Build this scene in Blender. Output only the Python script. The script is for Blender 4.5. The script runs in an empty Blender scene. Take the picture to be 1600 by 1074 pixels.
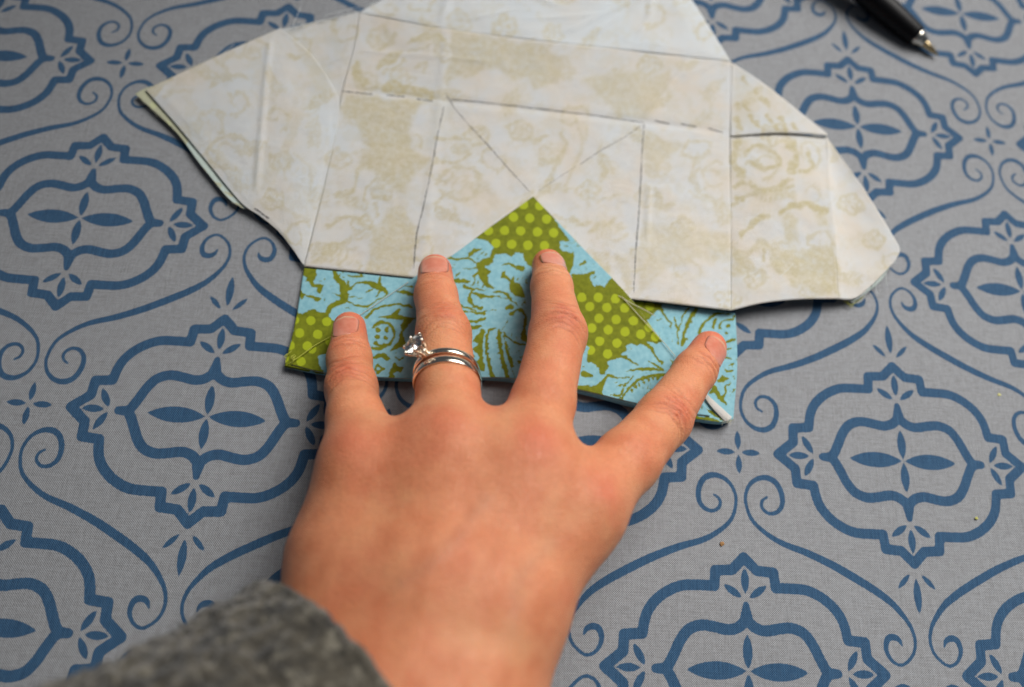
import bpy, bmesh, math
import numpy as np
from mathutils import Vector, Matrix
from mathutils.bvhtree import BVHTree

# ------------------------------------------------------------------ camera, light, exposure
MM = 0.001
sc = bpy.context.scene
COL = sc.collection
FPX = 1220.0                                   # focal length in photo pixels (photo 1600 x 1074)
CAM = np.array([-12.636, -87.163, 229.619])    # camera position, mm, table top at z = 0
RW = np.array([[0.99617093, 0.0480322, 0.07305062],
               [0.07073709, -0.93385131, -0.35059662],
               [0.05137849, 0.35442155, -0.93367318]])   # world -> camera (x right, y down, z forward)
cd = bpy.data.cameras.new('camera')
cd.sensor_width = 36.0
cd.lens = FPX / 1600 * 36
cd.clip_start = 0.01
cd.clip_end = 20
cd.dof.use_dof = True
cd.dof.focus_distance = 0.222
cd.dof.aperture_fstop = 5.6
cam = bpy.data.objects.new('camera', cd)
COL.objects.link(cam)
fl = np.diag([1.0, -1.0, -1.0])
rb = (fl @ RW).T
M = Matrix.Identity(4)
for i in range(3):
    for j in range(3):
        M[i][j] = rb[i, j]
    M[i][3] = CAM[i] * MM
cam.matrix_world = M
sc.camera = cam

world = bpy.data.worlds.new('World')
sc.world = world
world.use_nodes = True
bg = world.node_tree.nodes['Background']
bg.inputs[0].default_value = (0.76, 0.86, 1.0, 1)
bg.inputs[1].default_value = 0.075

ld = bpy.data.lights.new('window_light', 'AREA')          # the window beyond the top right corner
ld.shape = 'RECTANGLE'; ld.size = 0.6; ld.size_y = 0.6
ld.energy = 1.72
ld.spread = math.radians(55)
ld.color = (1.0, 0.965, 0.92)
lo = bpy.data.objects.new('window_light', ld)
COL.objects.link(lo)
lo.location = (0.37, 0.36, 0.52)
lo.rotation_euler = (Vector((0.14, 0.03, 0.0)) - lo.location).to_track_quat('-Z', 'Y').to_euler()

sc.view_settings.view_transform = 'Standard'
sc.view_settings.look = 'None'
sc.view_settings.gamma = 1
sc.view_settings.exposure = 0.0
sc.render.engine = 'CYCLES'

# ------------------------------------------------------------------ helpers
rng = np.random.default_rng(7)

def at(px, py, z=0.0):
    """the point at height z (mm) that sits under a photo pixel: used once, to measure the real layout"""
    d = RW.T @ np.array([(px - 800) / FPX, (py - 537) / FPX, 1.0])
    return CAM + d * ((z - CAM[2]) / d[2])

def topx(P):
    Q = (np.asarray(P) - CAM) @ RW.T
    return Q[:, :2] / Q[:, 2:] * FPX + np.array([800, 537])

def vnoise(x, y, seed=0):
    r = np.random.default_rng(seed).random((256, 256))
    xi = np.floor(x).astype(int); yi = np.floor(y).astype(int)
    fx = x - xi; fy = y - yi
    fx = fx * fx * (3 - 2 * fx); fy = fy * fy * (3 - 2 * fy)
    g = lambda a, b: r[a & 255, b & 255]
    return ((g(xi, yi) * (1 - fx) + g(xi + 1, yi) * fx) * (1 - fy)
            + (g(xi, yi + 1) * (1 - fx) + g(xi + 1, yi + 1) * fx) * fy) * 2 - 1

def fbm(x, y, seed=0, o=3):
    s = 0; a = 1
    for i in range(o):
        s = s + a * vnoise(x * 2 ** i, y * 2 ** i, seed + i); a *= .5
    return s

def sstep(a, b, x):
    t = np.clip((x - a) / (b - a), 0, 1)
    return t * t * (3 - 2 * t)

def mesh_obj(name, V, F, mat, parent=None, attrs=None, smooth=True, mats=None):
    me = bpy.data.meshes.new(name)
    V = np.asarray(V, dtype=np.float64) * MM
    if isinstance(F, np.ndarray):
        n, k = F.shape
        me.vertices.add(len(V)); me.vertices.foreach_set('co', V.ravel())
        me.loops.add(n * k); me.loops.foreach_set('vertex_index', F.ravel().astype(np.int32))
        me.polygons.add(n); me.polygons.foreach_set('loop_start', np.arange(0, n * k, k, dtype=np.int32))
        me.update(calc_edges=True)
    else:
        me.from_pydata(V.tolist(), [], F); me.update()
    me.validate()
    if smooth:
        me.polygons.foreach_set('use_smooth', np.ones(len(me.polygons), dtype=bool))
    for k_, v in (attrs or {}).items():
        a = me.attributes.new(k_, 'FLOAT', 'POINT')
        a.data.foreach_set('value', np.asarray(v, dtype=np.float32))
    for m in (mats or [mat]):
        me.materials.append(m)
    o = bpy.data.objects.new(name, me)
    COL.objects.link(o)
    if parent is not None:
        o.parent = parent
        o.matrix_parent_inverse = Matrix.Translation(-Vector(parent.location))
    return o

def empty(name, loc, label, cat):
    o = bpy.data.objects.new(name, None)
    COL.objects.link(o)
    o.empty_display_size = 0.01
    o.location = Vector(loc) * MM
    o['label'] = label; o['category'] = cat
    return o

def tag(o, label, cat):
    o['label'] = label; o['category'] = cat
    return o

def grid_faces(nu, nv):
    i = np.arange(nv - 1)[:, None] * nu + np.arange(nu - 1)[None, :]
    i = i.ravel()
    return np.stack([i, i + 1, i + nu + 1, i + nu], 1)

def catmull(P, n):
    P = np.asarray(P, float)
    d = np.r_[0, np.cumsum(np.linalg.norm(np.diff(P, axis=0), axis=1))]
    if len(P) == 2:
        t = np.linspace(0, 1, n)[:, None]
        return P[0] * (1 - t) + P[1] * t
    t = np.linspace(0, d[-1], n)
    k = np.clip(np.searchsorted(d, t, side='right') - 1, 0, len(P) - 2)
    m = np.zeros_like(P)
    m[1:-1] = (P[2:] - P[:-2]) / (d[2:] - d[:-2])[:, None]
    m[0] = (P[1] - P[0]) / (d[1] - d[0]); m[-1] = (P[-1] - P[-2]) / (d[-1] - d[-2])
    h = (d[k + 1] - d[k])[:, None]
    s = ((t - d[k]) / (d[k + 1] - d[k]))[:, None]
    return ((2 * s**3 - 3 * s**2 + 1) * P[k] + (s**3 - 2 * s**2 + s) * h * m[k]
            + (-2 * s**3 + 3 * s**2) * P[k + 1] + (s**3 - s**2) * h * m[k + 1])

def tube(P, r, n=8, cap=True):
    P = np.asarray(P, float); r = np.broadcast_to(np.asarray(r, float), (len(P),))
    T = np.gradient(P, axis=0); T /= np.linalg.norm(T, axis=1)[:, None]
    up = np.array([0.13, 0.21, 0.97])
    V = []
    for p, t, ra in zip(P, T, r):
        a = np.cross(up, t); a /= np.linalg.norm(a); b = np.cross(t, a)
        for k in range(n):
            w = 2 * math.pi * k / n
            V.append(p + ra * (a * math.cos(w) + b * math.sin(w)))
    F = []
    for i in range(len(P) - 1):
        for k in range(n):
            F.append([i * n + k, i * n + (k + 1) % n, (i + 1) * n + (k + 1) % n, (i + 1) * n + k])
    if cap:
        F.append(list(range(n))[::-1]); F.append([(len(P) - 1) * n + k for k in range(n)])
    return np.array(V), F

# signed distances in a flat drawing
def sd_poly(X, poly):
    P = np.asarray(poly, float); n = len(P)
    d = np.full(len(X), 1e18); s = np.ones(len(X))
    for i in range(n):
        a = P[i]; b = P[i - 1]
        e = b - a; w = X - a
        t = np.clip((w @ e) / (e @ e + 1e-12), 0, 1)
        q = w - t[:, None] * e
        d = np.minimum(d, (q * q).sum(1))
        c1 = X[:, 1] >= a[1]; c2 = X[:, 1] < b[1]; c3 = e[0] * w[:, 1] > e[1] * w[:, 0]
        flip = (c1 & c2 & c3) | (~c1 & ~c2 & ~c3)
        s[flip] *= -1
    return s * np.sqrt(d)

def sd_stroke(X, P, w, n=None):
    """distance to a tapered stroke; w = half widths along the points"""
    P = np.asarray(P, float); w = np.broadcast_to(np.asarray(w, float), (len(P),))
    if n:
        C = catmull(np.c_[P, w * 0], n)[:, :2]
        dd = np.r_[0, np.cumsum(np.linalg.norm(np.diff(P, axis=0), axis=1))]
        w = np.interp(np.linspace(0, dd[-1], n), dd, w); P = C
    d = np.full(len(X), 1e9)
    for i in range(len(P) - 1):
        a = P[i]; e = P[i + 1] - a
        t = np.clip(((X - a) @ e) / (e @ e + 1e-12), 0, 1)
        q = X - a - t[:, None] * e
        d = np.minimum(d, np.sqrt((q * q).sum(1)) - (w[i] * (1 - t) + w[i + 1] * t))
    return d

def sd_petal(X, a, b, hw):
    """lens shaped petal from a to b"""
    a = np.asarray(a, float); b = np.asarray(b, float)
    L = np.linalg.norm(b - a); e = (b - a) / L
    m = (a + b) / 2
    u = (X - m) @ e; v = np.abs((X - m) @ np.array([-e[1], e[0]]))
    h = L / 2
    R = (h * h + hw * hw) / (2 * hw)
    return np.sqrt(u * u + (v + R - hw) ** 2) - R

# ------------------------------------------------------------------ node helpers
class NT:
    def __init__(s, name):
        s.m = bpy.data.materials.new(name); s.m.use_nodes = True
        s.t = s.m.node_tree; s.b = s.t.nodes['Principled BSDF']
    def n(s, typ, **kw):
        x = s.t.nodes.new(typ)
        for k, v in kw.items(): setattr(x, k, v)
        return x
    def l(s, a, b): s.t.links.new(a, b)
    def inp(s, sock, v):
        if hasattr(v, 'is_linked') or isinstance(v, bpy.types.NodeSocket): s.l(v, sock)
        else: sock.default_value = v
    def math(s, op, a, b=0.0, c=None, clamp=False):
        x = s.n('ShaderNodeMath', operation=op, use_clamp=clamp)
        s.inp(x.inputs[0], a); s.inp(x.inputs[1], b)
        if c is not None: s.inp(x.inputs[2], c)
        return x.outputs[0]
    def step(s, v, a, b):
        x = s.n('ShaderNodeMapRange', interpolation_type='SMOOTHSTEP')
        s.inp(x.inputs[0], v); x.inputs[1].default_value = a; x.inputs[2].default_value = b
        return x.outputs[0]
    def lin(s, v, a, b, c, d):
        x = s.n('ShaderNodeMapRange'); s.inp(x.inputs[0], v)
        for i, q in enumerate((a, b, c, d)): x.inputs[i + 1].default_value = q
        return x.outputs[0]
    def mix(s, f, a, b, blend='MIX'):
        x = s.n('ShaderNodeMix', data_type='RGBA', blend_type=blend)
        s.inp(x.inputs[0], f)
        for i, v in ((6, a), (7, b)):
            if isinstance(v, tuple): x.inputs[i].default_value = (*v, 1) if len(v) == 3 else v
            else: s.l(v, x.inputs[i])
        return x.outputs[2]
    def attr(s, name):
        return s.n('ShaderNodeAttribute', attribute_name=name).outputs['Fac']
    def pos(s):
        return s.n('ShaderNodeNewGeometry').outputs['Position']
    def noise(s, scale, detail=3, rough=.55, vec=None, dist=0.0):
        x = s.n('ShaderNodeTexNoise'); x.inputs['Scale'].default_value = scale
        x.inputs['Detail'].default_value = detail; x.inputs['Roughness'].default_value = rough
        x.inputs['Distortion'].default_value = dist
        s.l(vec if vec is not None else s.pos(), x.inputs['Vector'])
        return x.outputs[0]
    def mapping(s, scale=(1, 1, 1), rot=(0, 0, 0)):
        x = s.n('ShaderNodeMapping'); s.l(s.pos(), x.inputs[0])
        x.inputs['Scale'].default_value = scale; x.inputs['Rotation'].default_value = rot
        return x.outputs[0]
    def bump(s, h, dist, strength=1.0, nrm=None):
        x = s.n('ShaderNodeBump'); x.inputs['Strength'].default_value = strength
        x.inputs['Distance'].default_value = dist
        s.l(h, x.inputs['Height'])
        if nrm is not None: s.l(nrm, x.inputs['Normal'])
        return x.outputs[0]
    def set(s, **kw):
        for k, v in kw.items():
            k = k.replace('_', ' ')
            if isinstance(v, tuple) and len(v) == 3 and 'Color' in k or k == 'Base Color' and isinstance(v, tuple):
                s.b.inputs[k].default_value = (*v, 1)
            else: s.inp(s.b.inputs[k], v)
        return s.m

def weave(nt, period, rot=0.0):
    """plain weave height 0..1 (period in metres)"""
    mp = nt.mapping(rot=(0, 0, rot))
    wob = nt.noise(400, 2, vec=mp)
    sp = nt.n('ShaderNodeSeparateXYZ'); nt.l(mp, sp.inputs[0])
    k = 2 * math.pi / period
    w = nt.math('MULTIPLY', nt.math('SUBTRACT', wob, .5), 1.6)
    sx = nt.math('SINE', nt.math('ADD', nt.math('MULTIPLY', sp.outputs[0], k), w))
    sy = nt.math('SINE', nt.math('ADD', nt.math('MULTIPLY', sp.outputs[1], k), w))
    return nt.lin(nt.math('MULTIPLY', sx, sy), -1, 1, 0, 1), mp

# ------------------------------------------------------------------ tablecloth
def build_tablecloth():
    # motif drawn once in the quarter repeat: u 0..1 across, v 0..ASP down (unit = 54 mm);
    # cross junction at (0,0), fleur junction at (1,1), medallion quarters at (1,0) and (0,1)
    ASP = 1.17878
    nu, nv = 440, 520
    U, Vv = np.meshgrid(np.linspace(0, 1, nu), np.linspace(0, 1, nv))
    def medal(X):                                   # X relative to the medallion centre, first quadrant
        X = np.abs(X)
        f = lambda P: np.array([[1 - a, b * ASP] for a, b in P])
        outer = f([(1.0, .498), (.931, .440), (.836, .434), (.829, .3655), (.735, .3655), (.66, .362), (.597, .344),
                   (.526, .306), (.475, .2586), (.4497, .2127), (.434, .145), (.337, .138), (.333, .066), (.236, 0.0)])
        smooth = catmull(np.c_[outer[3:11], np.zeros(8)], 30)[:, :2]
        line = np.vstack([outer[:3], smooth, outer[11:]])
        d = sd_stroke(X, line, .0285)
        inner = f([(1.0, .222), (.955, .188), (.899, .175), (.82, .186), (.753, .191), (.6835, .1697), (.638, .1234),
                   (.605, .0673), (.575, .02), (.555, .0)])
        d = np.minimum(d, sd_stroke(X, inner, .029, 40))
        d = np.minimum(d, sd_stroke(X, f([(1.0, .285), (1.0, .235)]), [.018, .034]))
        d = np.minimum(d, sd_stroke(X, f([(.505, 0), (.555, 0)]), [.024, .03]))
        d = np.minimum(d, sd_petal(X, (.008, 0), (.333, 0), .046))
        d = np.minimum(d, sd_petal(X, (0, .01), (0, .158 * ASP), .027))
        d = np.minimum(d, sd_petal(X, (0, .334 * ASP), (0, .452 * ASP), .0225))
        d = np.minimum(d, sd_petal(X, (.02, .316 * ASP), (.121, .374 * ASP), .02))
        d = np.minimum(d, sd_petal(X, (.575, 0), (.702, 0), .022))
        d = np.minimum(d, sd_petal(X, (.552, .011 * ASP), (.614, .1023 * ASP), .021))
        return d
    X = np.c_[U.ravel(), Vv.ravel() * ASP]
    d = np.minimum(medal(X - np.array([1, 0])), medal(X - np.array([0, ASP])))
    g = lambda P: np.array([[a, b * ASP] for a, b in P])
    xs = [(.155, .213), (.124, .2326), (.121, .2645), (.156, .2906), (.203, .2852), (.238, .251), (.241, .1952), (.212, .1421),
          (.165, .12), (.109, .1249), (.057, .1574), (.030, .2073), (.030, .2552), (.056, .3212), (.116, .3736), (.215, .4247),
          (.366, .468), (.51, .519), (.61, .562), (.72, .613), (.80, .656), (.8535, .692), (.908, .746), (.941, .7919), (.956, .8473),
          (.941, .902), (.899, .941), (.857, .957), (.812, .94), (.786, .905), (.782, .8747), (.798, .842), (.83, .834), (.862, .846), (.877, .873)]
    ws = [.007, .009, .0095, .010, .012, .014, .016, .0165, .0175, .014, .0112, .0098, .0098, .0108, .013, .016, .020, .0225, .0235, .023, .021,
          .018, .014, .011, .0098, .0092, .009, .009, .0095, .012, .0145, .017, .018, .014, .005]
    d = np.minimum(d, sd_stroke(X, g(xs), ws, 150))
    for a, b, w in (((0, .012), (0, .108), .0185), ((.016, 0), (.132, 0), .019)):
        d = np.minimum(d, sd_petal(X, (a[0], a[1] * ASP), (b[0], b[1] * ASP), w))
    d = np.minimum(d, sd_petal(X, (1, .563 * ASP), (1, .731 * ASP), .023))
    d = np.minimum(d, sd_petal(X, (.968, .546 * ASP), (.886, .617 * ASP), .015))
    tex = d.reshape(nv, nu) * 54.0
    # cloth grid, fine where it is seen
    def axis(lo, hi, h):
        a = np.arange(lo, hi + h / 2, h)
        g_ = 1.5 * 1.13 ** np.arange(34)
        o_ = np.cumsum(g_)
        return np.r_[lo - o_[::-1], a, a[-1] + o_]
    ax = axis(-205, 205, .52); ay = axis(-128, 192, .52)
    gx, gy = np.meshgrid(ax, ay)
    x = gx.ravel(); y = gy.ravel()
    # printed pattern, slightly stretched with the cloth
    cx = np.clip(x / 200, -1.1, 1.1); cy = np.clip(y / 200, -.8, 1.05)
    A = np.array([[1.67273, 3.70215, .00298, -.0055, -.03628, -.00079, .19033, -.01647, .16257, -.00438],
                  [-.47694, -.00175, -3.14308, .00558, .0043, .02531, .00228, -.16098, .01184, -.1309]])
    B = np.stack([np.ones_like(x), x / 200, y / 200, cx * cx, cx * cy, cy * cy, cx**3, cx * cx * cy, cx * cy * cy, cy**3])
    pa, pb = A @ B
    ta = np.abs((pa - 1) % 2.0); ta = np.where(ta > 1, 2 - ta, ta)
    tb = np.abs(pb % 2.0); tb = np.where(tb > 1, 2 - tb, tb)
    fu = np.clip(ta * (nu - 1), 0, nu - 1.001); fv = np.clip(tb * (nv - 1), 0, nv - 1.001)
    iu = fu.astype(int); iv = fv.astype(int); du = fu - iu; dv = fv - iv
    sdf = (tex[iv, iu] * (1 - du) + tex[iv, iu + 1] * du) * (1 - dv) + (tex[iv + 1, iu] * (1 - du) + tex[iv + 1, iu + 1] * du) * dv
    z = .5 * fbm(x / 70, y / 70, 3, 2) * sstep(40, 130, np.hypot(x - 10, y - 30)) - .35
    nt = NT('printed_canvas')
    h, mp = weave(nt, .00062, rot=math.radians(1.5))
    sp = nt.attr('print_distance')
    edge = nt.noise(2600, 2)
    s2 = nt.math('ADD', sp, nt.lin(edge, .3, .7, -.10, .10))
    ink = nt.math('SUBTRACT', 1.0, nt.step(s2, -.14, .14))
    tone = nt.noise(900, 3)
    slub = nt.noise(1.0, 2, vec=nt.mapping(scale=(2200, 160, 1)))
    slub2 = nt.noise(1.0, 2, vec=nt.mapping(scale=(160, 2200, 1)))
    cloth = nt.mix(nt.lin(nt.math('ADD', slub, slub2), .75, 1.25, 0, 1), (.280, .286, .300), (.378, .386, .405))
    cloth = nt.mix(nt.lin(tone, .35, .7, 0, .45), cloth, (.44, .465, .50))
    blue = nt.mix(nt.lin(slub, .3, .7, 0, 1), (.011, .070, .165), (.026, .112, .24))
    wear = nt.math('MULTIPLY', nt.step(h, .55, 1.0), nt.lin(tone, .4, .7, .08, .45))
    blue = nt.mix(wear, blue, (.14, .25, .36))
    colr = nt.mix(nt.math('MULTIPLY', ink, .95), cloth, blue)
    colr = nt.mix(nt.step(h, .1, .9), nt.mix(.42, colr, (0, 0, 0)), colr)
    stain = nt.step(nt.noise(38, 4), .68, .8)
    colr = nt.mix(nt.math('MULTIPLY', stain, .18), colr, (.20, .15, .10))
    hh = nt.math('ADD', h, nt.math('MULTIPLY', nt.math('ADD', slub, slub2), .8))
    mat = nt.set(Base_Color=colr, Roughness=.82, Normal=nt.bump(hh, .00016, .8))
    nt.b.inputs['Specular IOR Level'].default_value = .25
    nt.b.inputs['Sheen Weight'].default_value = .08
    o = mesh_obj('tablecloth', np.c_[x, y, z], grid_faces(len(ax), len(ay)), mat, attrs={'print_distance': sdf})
    o['kind'] = 'structure'
    return o

build_tablecloth()

# ------------------------------------------------------------------ fabric print (right side) and faded reverse
def sc_pts(s, o, P): return [(x / s + o[0], y / s + o[1]) for x, y in P]
Z1 = (5.655, (440, 410)); Z2 = (6.714, (690, 300)); Z3 = (5.114, (690, 400)); Z4 = (4.475, (870, 400)); Z5 = (4.88, (1000, 450))

def draw_print(X, layer):
    """green motif distance (negative = green) and dot distance, drawing units = 1/6 mm or so"""
    wob = np.c_[fbm(X[:, 0] / 5, X[:, 1] / 5, 11, 3), fbm(X[:, 0] / 5, X[:, 1] / 5, 21, 3)] * 1.35
    Y = X + wob; YD = X + wob * .3
    f = np.full(len(X), 12.0)
    def near(pts, mg):
        q = np.array(pts); a = q.min(0) - mg; b = q.max(0) + mg
        return np.nonzero(((Y >= a) & (Y <= b)).all(1))[0]
    def gp(z, P):
        q = sc_pts(*z, P); i = near(q, 10); f[i] = np.minimum(f[i], sd_poly(Y[i], q))
    def ap(z, P):
        q = sc_pts(*z, P); i = near(q, 10); f[i] = np.maximum(f[i], -sd_poly(Y[i], q))
    def gs(z, P, w):
        w = np.broadcast_to(np.asarray(w, float), (len(P),)) / z[0] / 2
        q = sc_pts(*z, P); i = near(q, 10 + w.max()); f[i] = np.minimum(f[i], sd_stroke(Y[i], q, w, 5 * len(P)))
    def as_(z, P, w):
        w = np.broadcast_to(np.asarray(w, float), (len(P),)) / z[0] / 2
        q = sc_pts(*z, P); i = near(q, 10 + w.max()); f[i] = np.maximum(f[i], -sd_stroke(Y[i], q, w, 5 * len(P)))
    def gb(z, c, r): gs(z, [c, (c[0] + 1, c[1] + 1)], 2 * r)
    def teeth(z, P, w, step, side):
        C = catmull(np.c_[np.array(P, float), np.zeros(len(P))], int(step))[:, :2]
        T = np.gradient(C, axis=0); T /= np.linalg.norm(T, axis=1)[:, None]
        N = np.c_[-T[:, 1], T[:, 0]] * side
        for c, t, n in zip(C[1:-1], T[1:-1], N[1:-1]):
            gs(z, [tuple(c), tuple(c + n * w + t * w * .3)], [w * .8, 1])
    dots = []
    if layer == 'band':
        z = Z1
        gp(z, [(140, 390), (150, 440), (175, 455), (235, 420), (285, 415), (320, 435), (400, 445), (425, 480), (460, 520), (520, 560), (520, 830),
               (380, 815), (320, 830), (330, 900), (390, 1010), (300, 1010), (265, 945), (240, 1000), (-40, 960), (60, 780), (110, 560)])
        gp(z, [(195, 40), (312, 45), (305, 120), (285, 180), (300, 195), (380, 200), (340, 270), (315, 268), (322, 225), (265, 212), (240, 175), (205, 172),
               (218, 140), (188, 110)])
        gp(z, [(160, 235), (200, 280), (300, 310), (358, 322), (310, 347), (250, 318), (205, 298), (180, 332), (160, 290)])
        gs(z, [(455, 60), (475, 130), (530, 185), (552, 260), (560, 325), (480, 365), (430, 400), (412, 440)], [18, 38, 62, 68, 66, 44, 44, 40])
        gs(z, [(555, 335), (620, 365), (690, 392), (760, 392), (830, 345), (925, 295)], [30, 16, 24, 20, 18, 14])
        gs(z, [(450, 275), (520, 300), (555, 320)], [4, 20, 40])
        gs(z, [(660, 182), (760, 180), (850, 220), (905, 245), (945, 290)], [14, 36, 58, 44, 16])
        gs(z, [(872, 105), (868, 210)], [4, 40])
        gs(z, [(600, 310), (650, 300), (685, 318), (722, 308)], [4, 9, 8, 4])
        gs(z, [(740, 270), (800, 240)], [6, 22])
        gs(z, [(585, 120), (650, 128), (712, 125), (690, 95), (620, 80), (540, 82)], [8, 18, 26, 20, 10, 18])
        gs(z, [(470, 75), (500, 130), (520, 95)], [10, 16, 6]); gs(z, [(548, 128), (556, 132)], 10)
        gs(z, [(580, 160), (600, 230), (645, 195)], [12, 34, 14]); gs(z, [(545, 185), (585, 240)], 30)
        gs(z, [(845, 300), (860, 260), (900, 240)], [18, 10, 18])
        dots += sc_pts(*z, [(115, 510), (258, 515), (400, 525), (160, 625), (320, 637), (75, 735), (228, 740), (172, 875), (20, 850), (330, 890)])
        z = Z4
        gp(z, [(480, 255), (560, 280), (640, 298), (715, 328), (735, 372), (690, 392), (660, 430), (600, 470), (540, 400), (470, 300)])
        gs(z, [(715, 345), (740, 400), (775, 445), (800, 475), (796, 505)], [36, 16, 14, 12, 14])
        dots += sc_pts(*z, [(575, 330), (650, 350)])
        z = Z5
        gs(z, [(262, 220), (285, 330), (290, 430)], [12, 16, 14]); gs(z, [(370, 155), (322, 225), (298, 330)], [16, 12, 10])
        gs(z, [(428, 165), (375, 245), (342, 335), (325, 430)], [30, 30, 22, 26]); teeth(z, [(440, 180), (395, 255), (360, 335), (345, 430)], 16, 7, -1)
        gs(z, [(450, 345), (490, 265), (560, 208), (625, 195), (690, 205)], [22, 20, 18, 14, 8])
        gs(z, [(570, 245), (558, 315)], [26, 14]); gs(z, [(608, 310), (615, 265), (660, 245), (700, 238), (720, 215)], [22, 14, 12, 18, 16])
        for c, r in (((670, 290), 14), ((660, 345), 14)): gb(z, c, r)
        gs(z, [(650, 420), (690, 400), (720, 395)], [10, 26, 20]); gs(z, [(660, 470), (700, 460)], 12); gs(z, [(650, 535), (700, 545)], [18, 12])
        gs(z, [(640, 610), (670, 635), (705, 630)], [10, 22, 14])
        gp(z, [(590, 700), (620, 668), (690, 688), (640, 722), (600, 720)])
        gs(z, [(560, 750), (600, 820), (652, 885)], [34, 40, 18]); gs(z, [(695, 715), (650, 765), (655, 800), (625, 835)], [8, 20, 14, 22])
        gs(z, [(540, 800), (570, 780)], 24)
        gs(z, [(400, 985), (520, 1005), (640, 1035)], [40, 26, 8]); gs(z, [(450, 920), (540, 950), (625, 1010)], [26, 20, 14]); gs(z, [(500, 985), (600, 1010)], 8)
        gs(z, [(200, 850), (330, 900), (420, 960)], [40, 16, 20])
        z = Z3
        gs(z, [(-400, 760), (-200, 860), (100, 900), (330, 960)], [60, 40, 70, 30])
    elif layer == 'tri':
        z = Z2
        gp(z, [(950, -60), (1340, 515), (1246, 520), (1240, 600), (1322, 672), (1395, 620), (1375, 760), (1340, 872), (1200, 900), (1000, 860), (870, 720), (848, 640),
               (790, 642), (730, 672), (660, 650), (572, 652), (540, 720), (522, 762), (438, 782), (522, 832), (478, 880), (498, 960), (552, 1012), (480, 1012),
               (420, 940), (382, 875), (340, 905), (318, 890), (382, 830), (362, 752), (420, 712), (500, 682), (552, 592), (480, 515), (372, 492), (300, 500)])
        ap(z, [(1246, 522), (1320, 520), (1390, 580), (1378, 612), (1330, 668), (1290, 630), (1240, 600), (1262, 565)])
        gs(z, [(1290, 575), (1330, 570)], [14, 8])
        gp(z, [(270, 690), (290, 640), (340, 595), (425, 590), (380, 625), (345, 640), (310, 680)])
        gs(z, [(80, 695), (170, 710), (265, 695), (370, 745)], [26, 20, 18, 20])
        gs(z, [(215, 800), (260, 803), (300, 812), (365, 800)], [6, 14, 8, 12]); gs(z, [(150, 880), (200, 850)], [22, 14])
        gs(z, [(140, 930), (240, 935), (300, 950)], [50, 44, 14])
        gs(z, [(635, 765), (700, 752), (780, 790), (840, 800)], [8, 26, 34, 60])
        gp(z, [(612, 905), (640, 840), (672, 825), (680, 880), (730, 910), (760, 890), (770, 950), (830, 960), (860, 1060), (870, 1110), (800, 1110), (720, 1050),
               (705, 1000), (720, 950), (690, 915)])
        gs(z, [(300, 985), (340, 960), (350, 900)], [8, 14, 10]); gs(z, [(380, 985), (380, 940)], 12); gs(z, [(425, 1000), (450, 970)], 14)
        dots += sc_pts(*z, [(755, 265), (925, 275), (1100, 285), (490, 405), (660, 405), (830, 410), (1005, 420), (1175, 430), (570, 540), (735, 550), (905, 560),
                            (1080, 565), (860, 135), (1030, 145)])
        z = Z3
        gs(z, [(185, 248), (260, 265), (365, 275)], [28, 12, 8]); gs(z, [(245, 290), (320, 325), (420, 322), (525, 342)], [12, 34, 16, 6])
        gs(z, [(420, 288), (510, 300), (545, 345), (600, 388)], [12, 26, 18, 16])
        gs(z, [(512, 418), (555, 410)], [24, 40]); gs(z, [(560, 465), (590, 440)], [38, 20])
        gs(z, [(590, 432), (635, 430), (668, 480), (665, 570), (655, 640), (690, 690)], [10, 34, 16, 20, 48, 30])
        gs(z, [(240, 280), (228, 350), (255, 395), (312, 418)], [14, 36, 16, 34]); gs(z, [(120, 435), (240, 452), (342, 460)], [20, 14, 28])
        gs(z, [(150, 400), (220, 420), (275, 440)], [26, 14, 10]); gs(z, [(340, 441), (440, 432)], [8, 6])
        gs(z, [(150, 520), (270, 522), (342, 502)], [14, 20, 26]); gs(z, [(160, 570), (250, 575), (315, 558)], [44, 36, 16])
        gp(z, [(318, 578), (345, 590), (330, 690), (332, 800), (348, 920), (235, 920), (240, 760), (292, 695), (245, 685), (300, 610)])
        as_(z, [(250, 770), (285, 810), (270, 830)], [30, 30, 26])
        gs(z, [(425, 578), (378, 600), (360, 690), (362, 780), (380, 870), (412, 990)], [14, 26, 22, 22, 28, 36]); teeth(z, [(375, 620), (372, 700), (375, 780), (395, 860)], 22, 7, 1)
        gs(z, [(462, 590), (465, 700), (488, 820), (535, 990)], [30, 30, 30, 34]); teeth(z, [(455, 610), (452, 710), (475, 820), (510, 930)], 18, 9, 1)
        gs(z, [(500, 618), (560, 675), (625, 708), (672, 704)], [22, 16, 22, 8]); gs(z, [(500, 640), (520, 740), (565, 880)], [8, 20, 30])
        gs(z, [(505, 700), (550, 750)], [20, 6]); gs(z, [(490, 586), (530, 522)], [6, 10]); gs(z, [(560, 900), (590, 990)], 8); gs(z, [(612, 850), (640, 845)], 16)
        z = Z4
        gp(z, [(20, -40), (115, -20), (95, 115), (60, 100)])
        gp(z, [(150, 60), (195, 25), (212, 48), (170, 75)])
        gp(z, [(105, 130), (180, 128), (272, 105), (275, 120), (228, 150), (240, 185), (262, 215), (300, 200), (330, 220), (395, 130), (480, 215), (560, 270), (650, 400), (760, 600), (690, 612),
               (640, 600), (600, 612), (560, 632), (520, 612), (480, 632), (492, 662), (440, 692), (412, 722), (350, 742), (366, 772), (330, 832), (300, 822), (290, 782),
               (240, 742), (205, 740), (225, 640), (150, 560), (120, 420), (130, 280), (100, 220)])
        gs(z, [(600, 600), (660, 650), (700, 715), (738, 752)], [40, 18, 14, 20]); gs(z, [(420, 700), (490, 712), (530, 748), (570, 760)], [30, 20, 10, 12])
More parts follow.
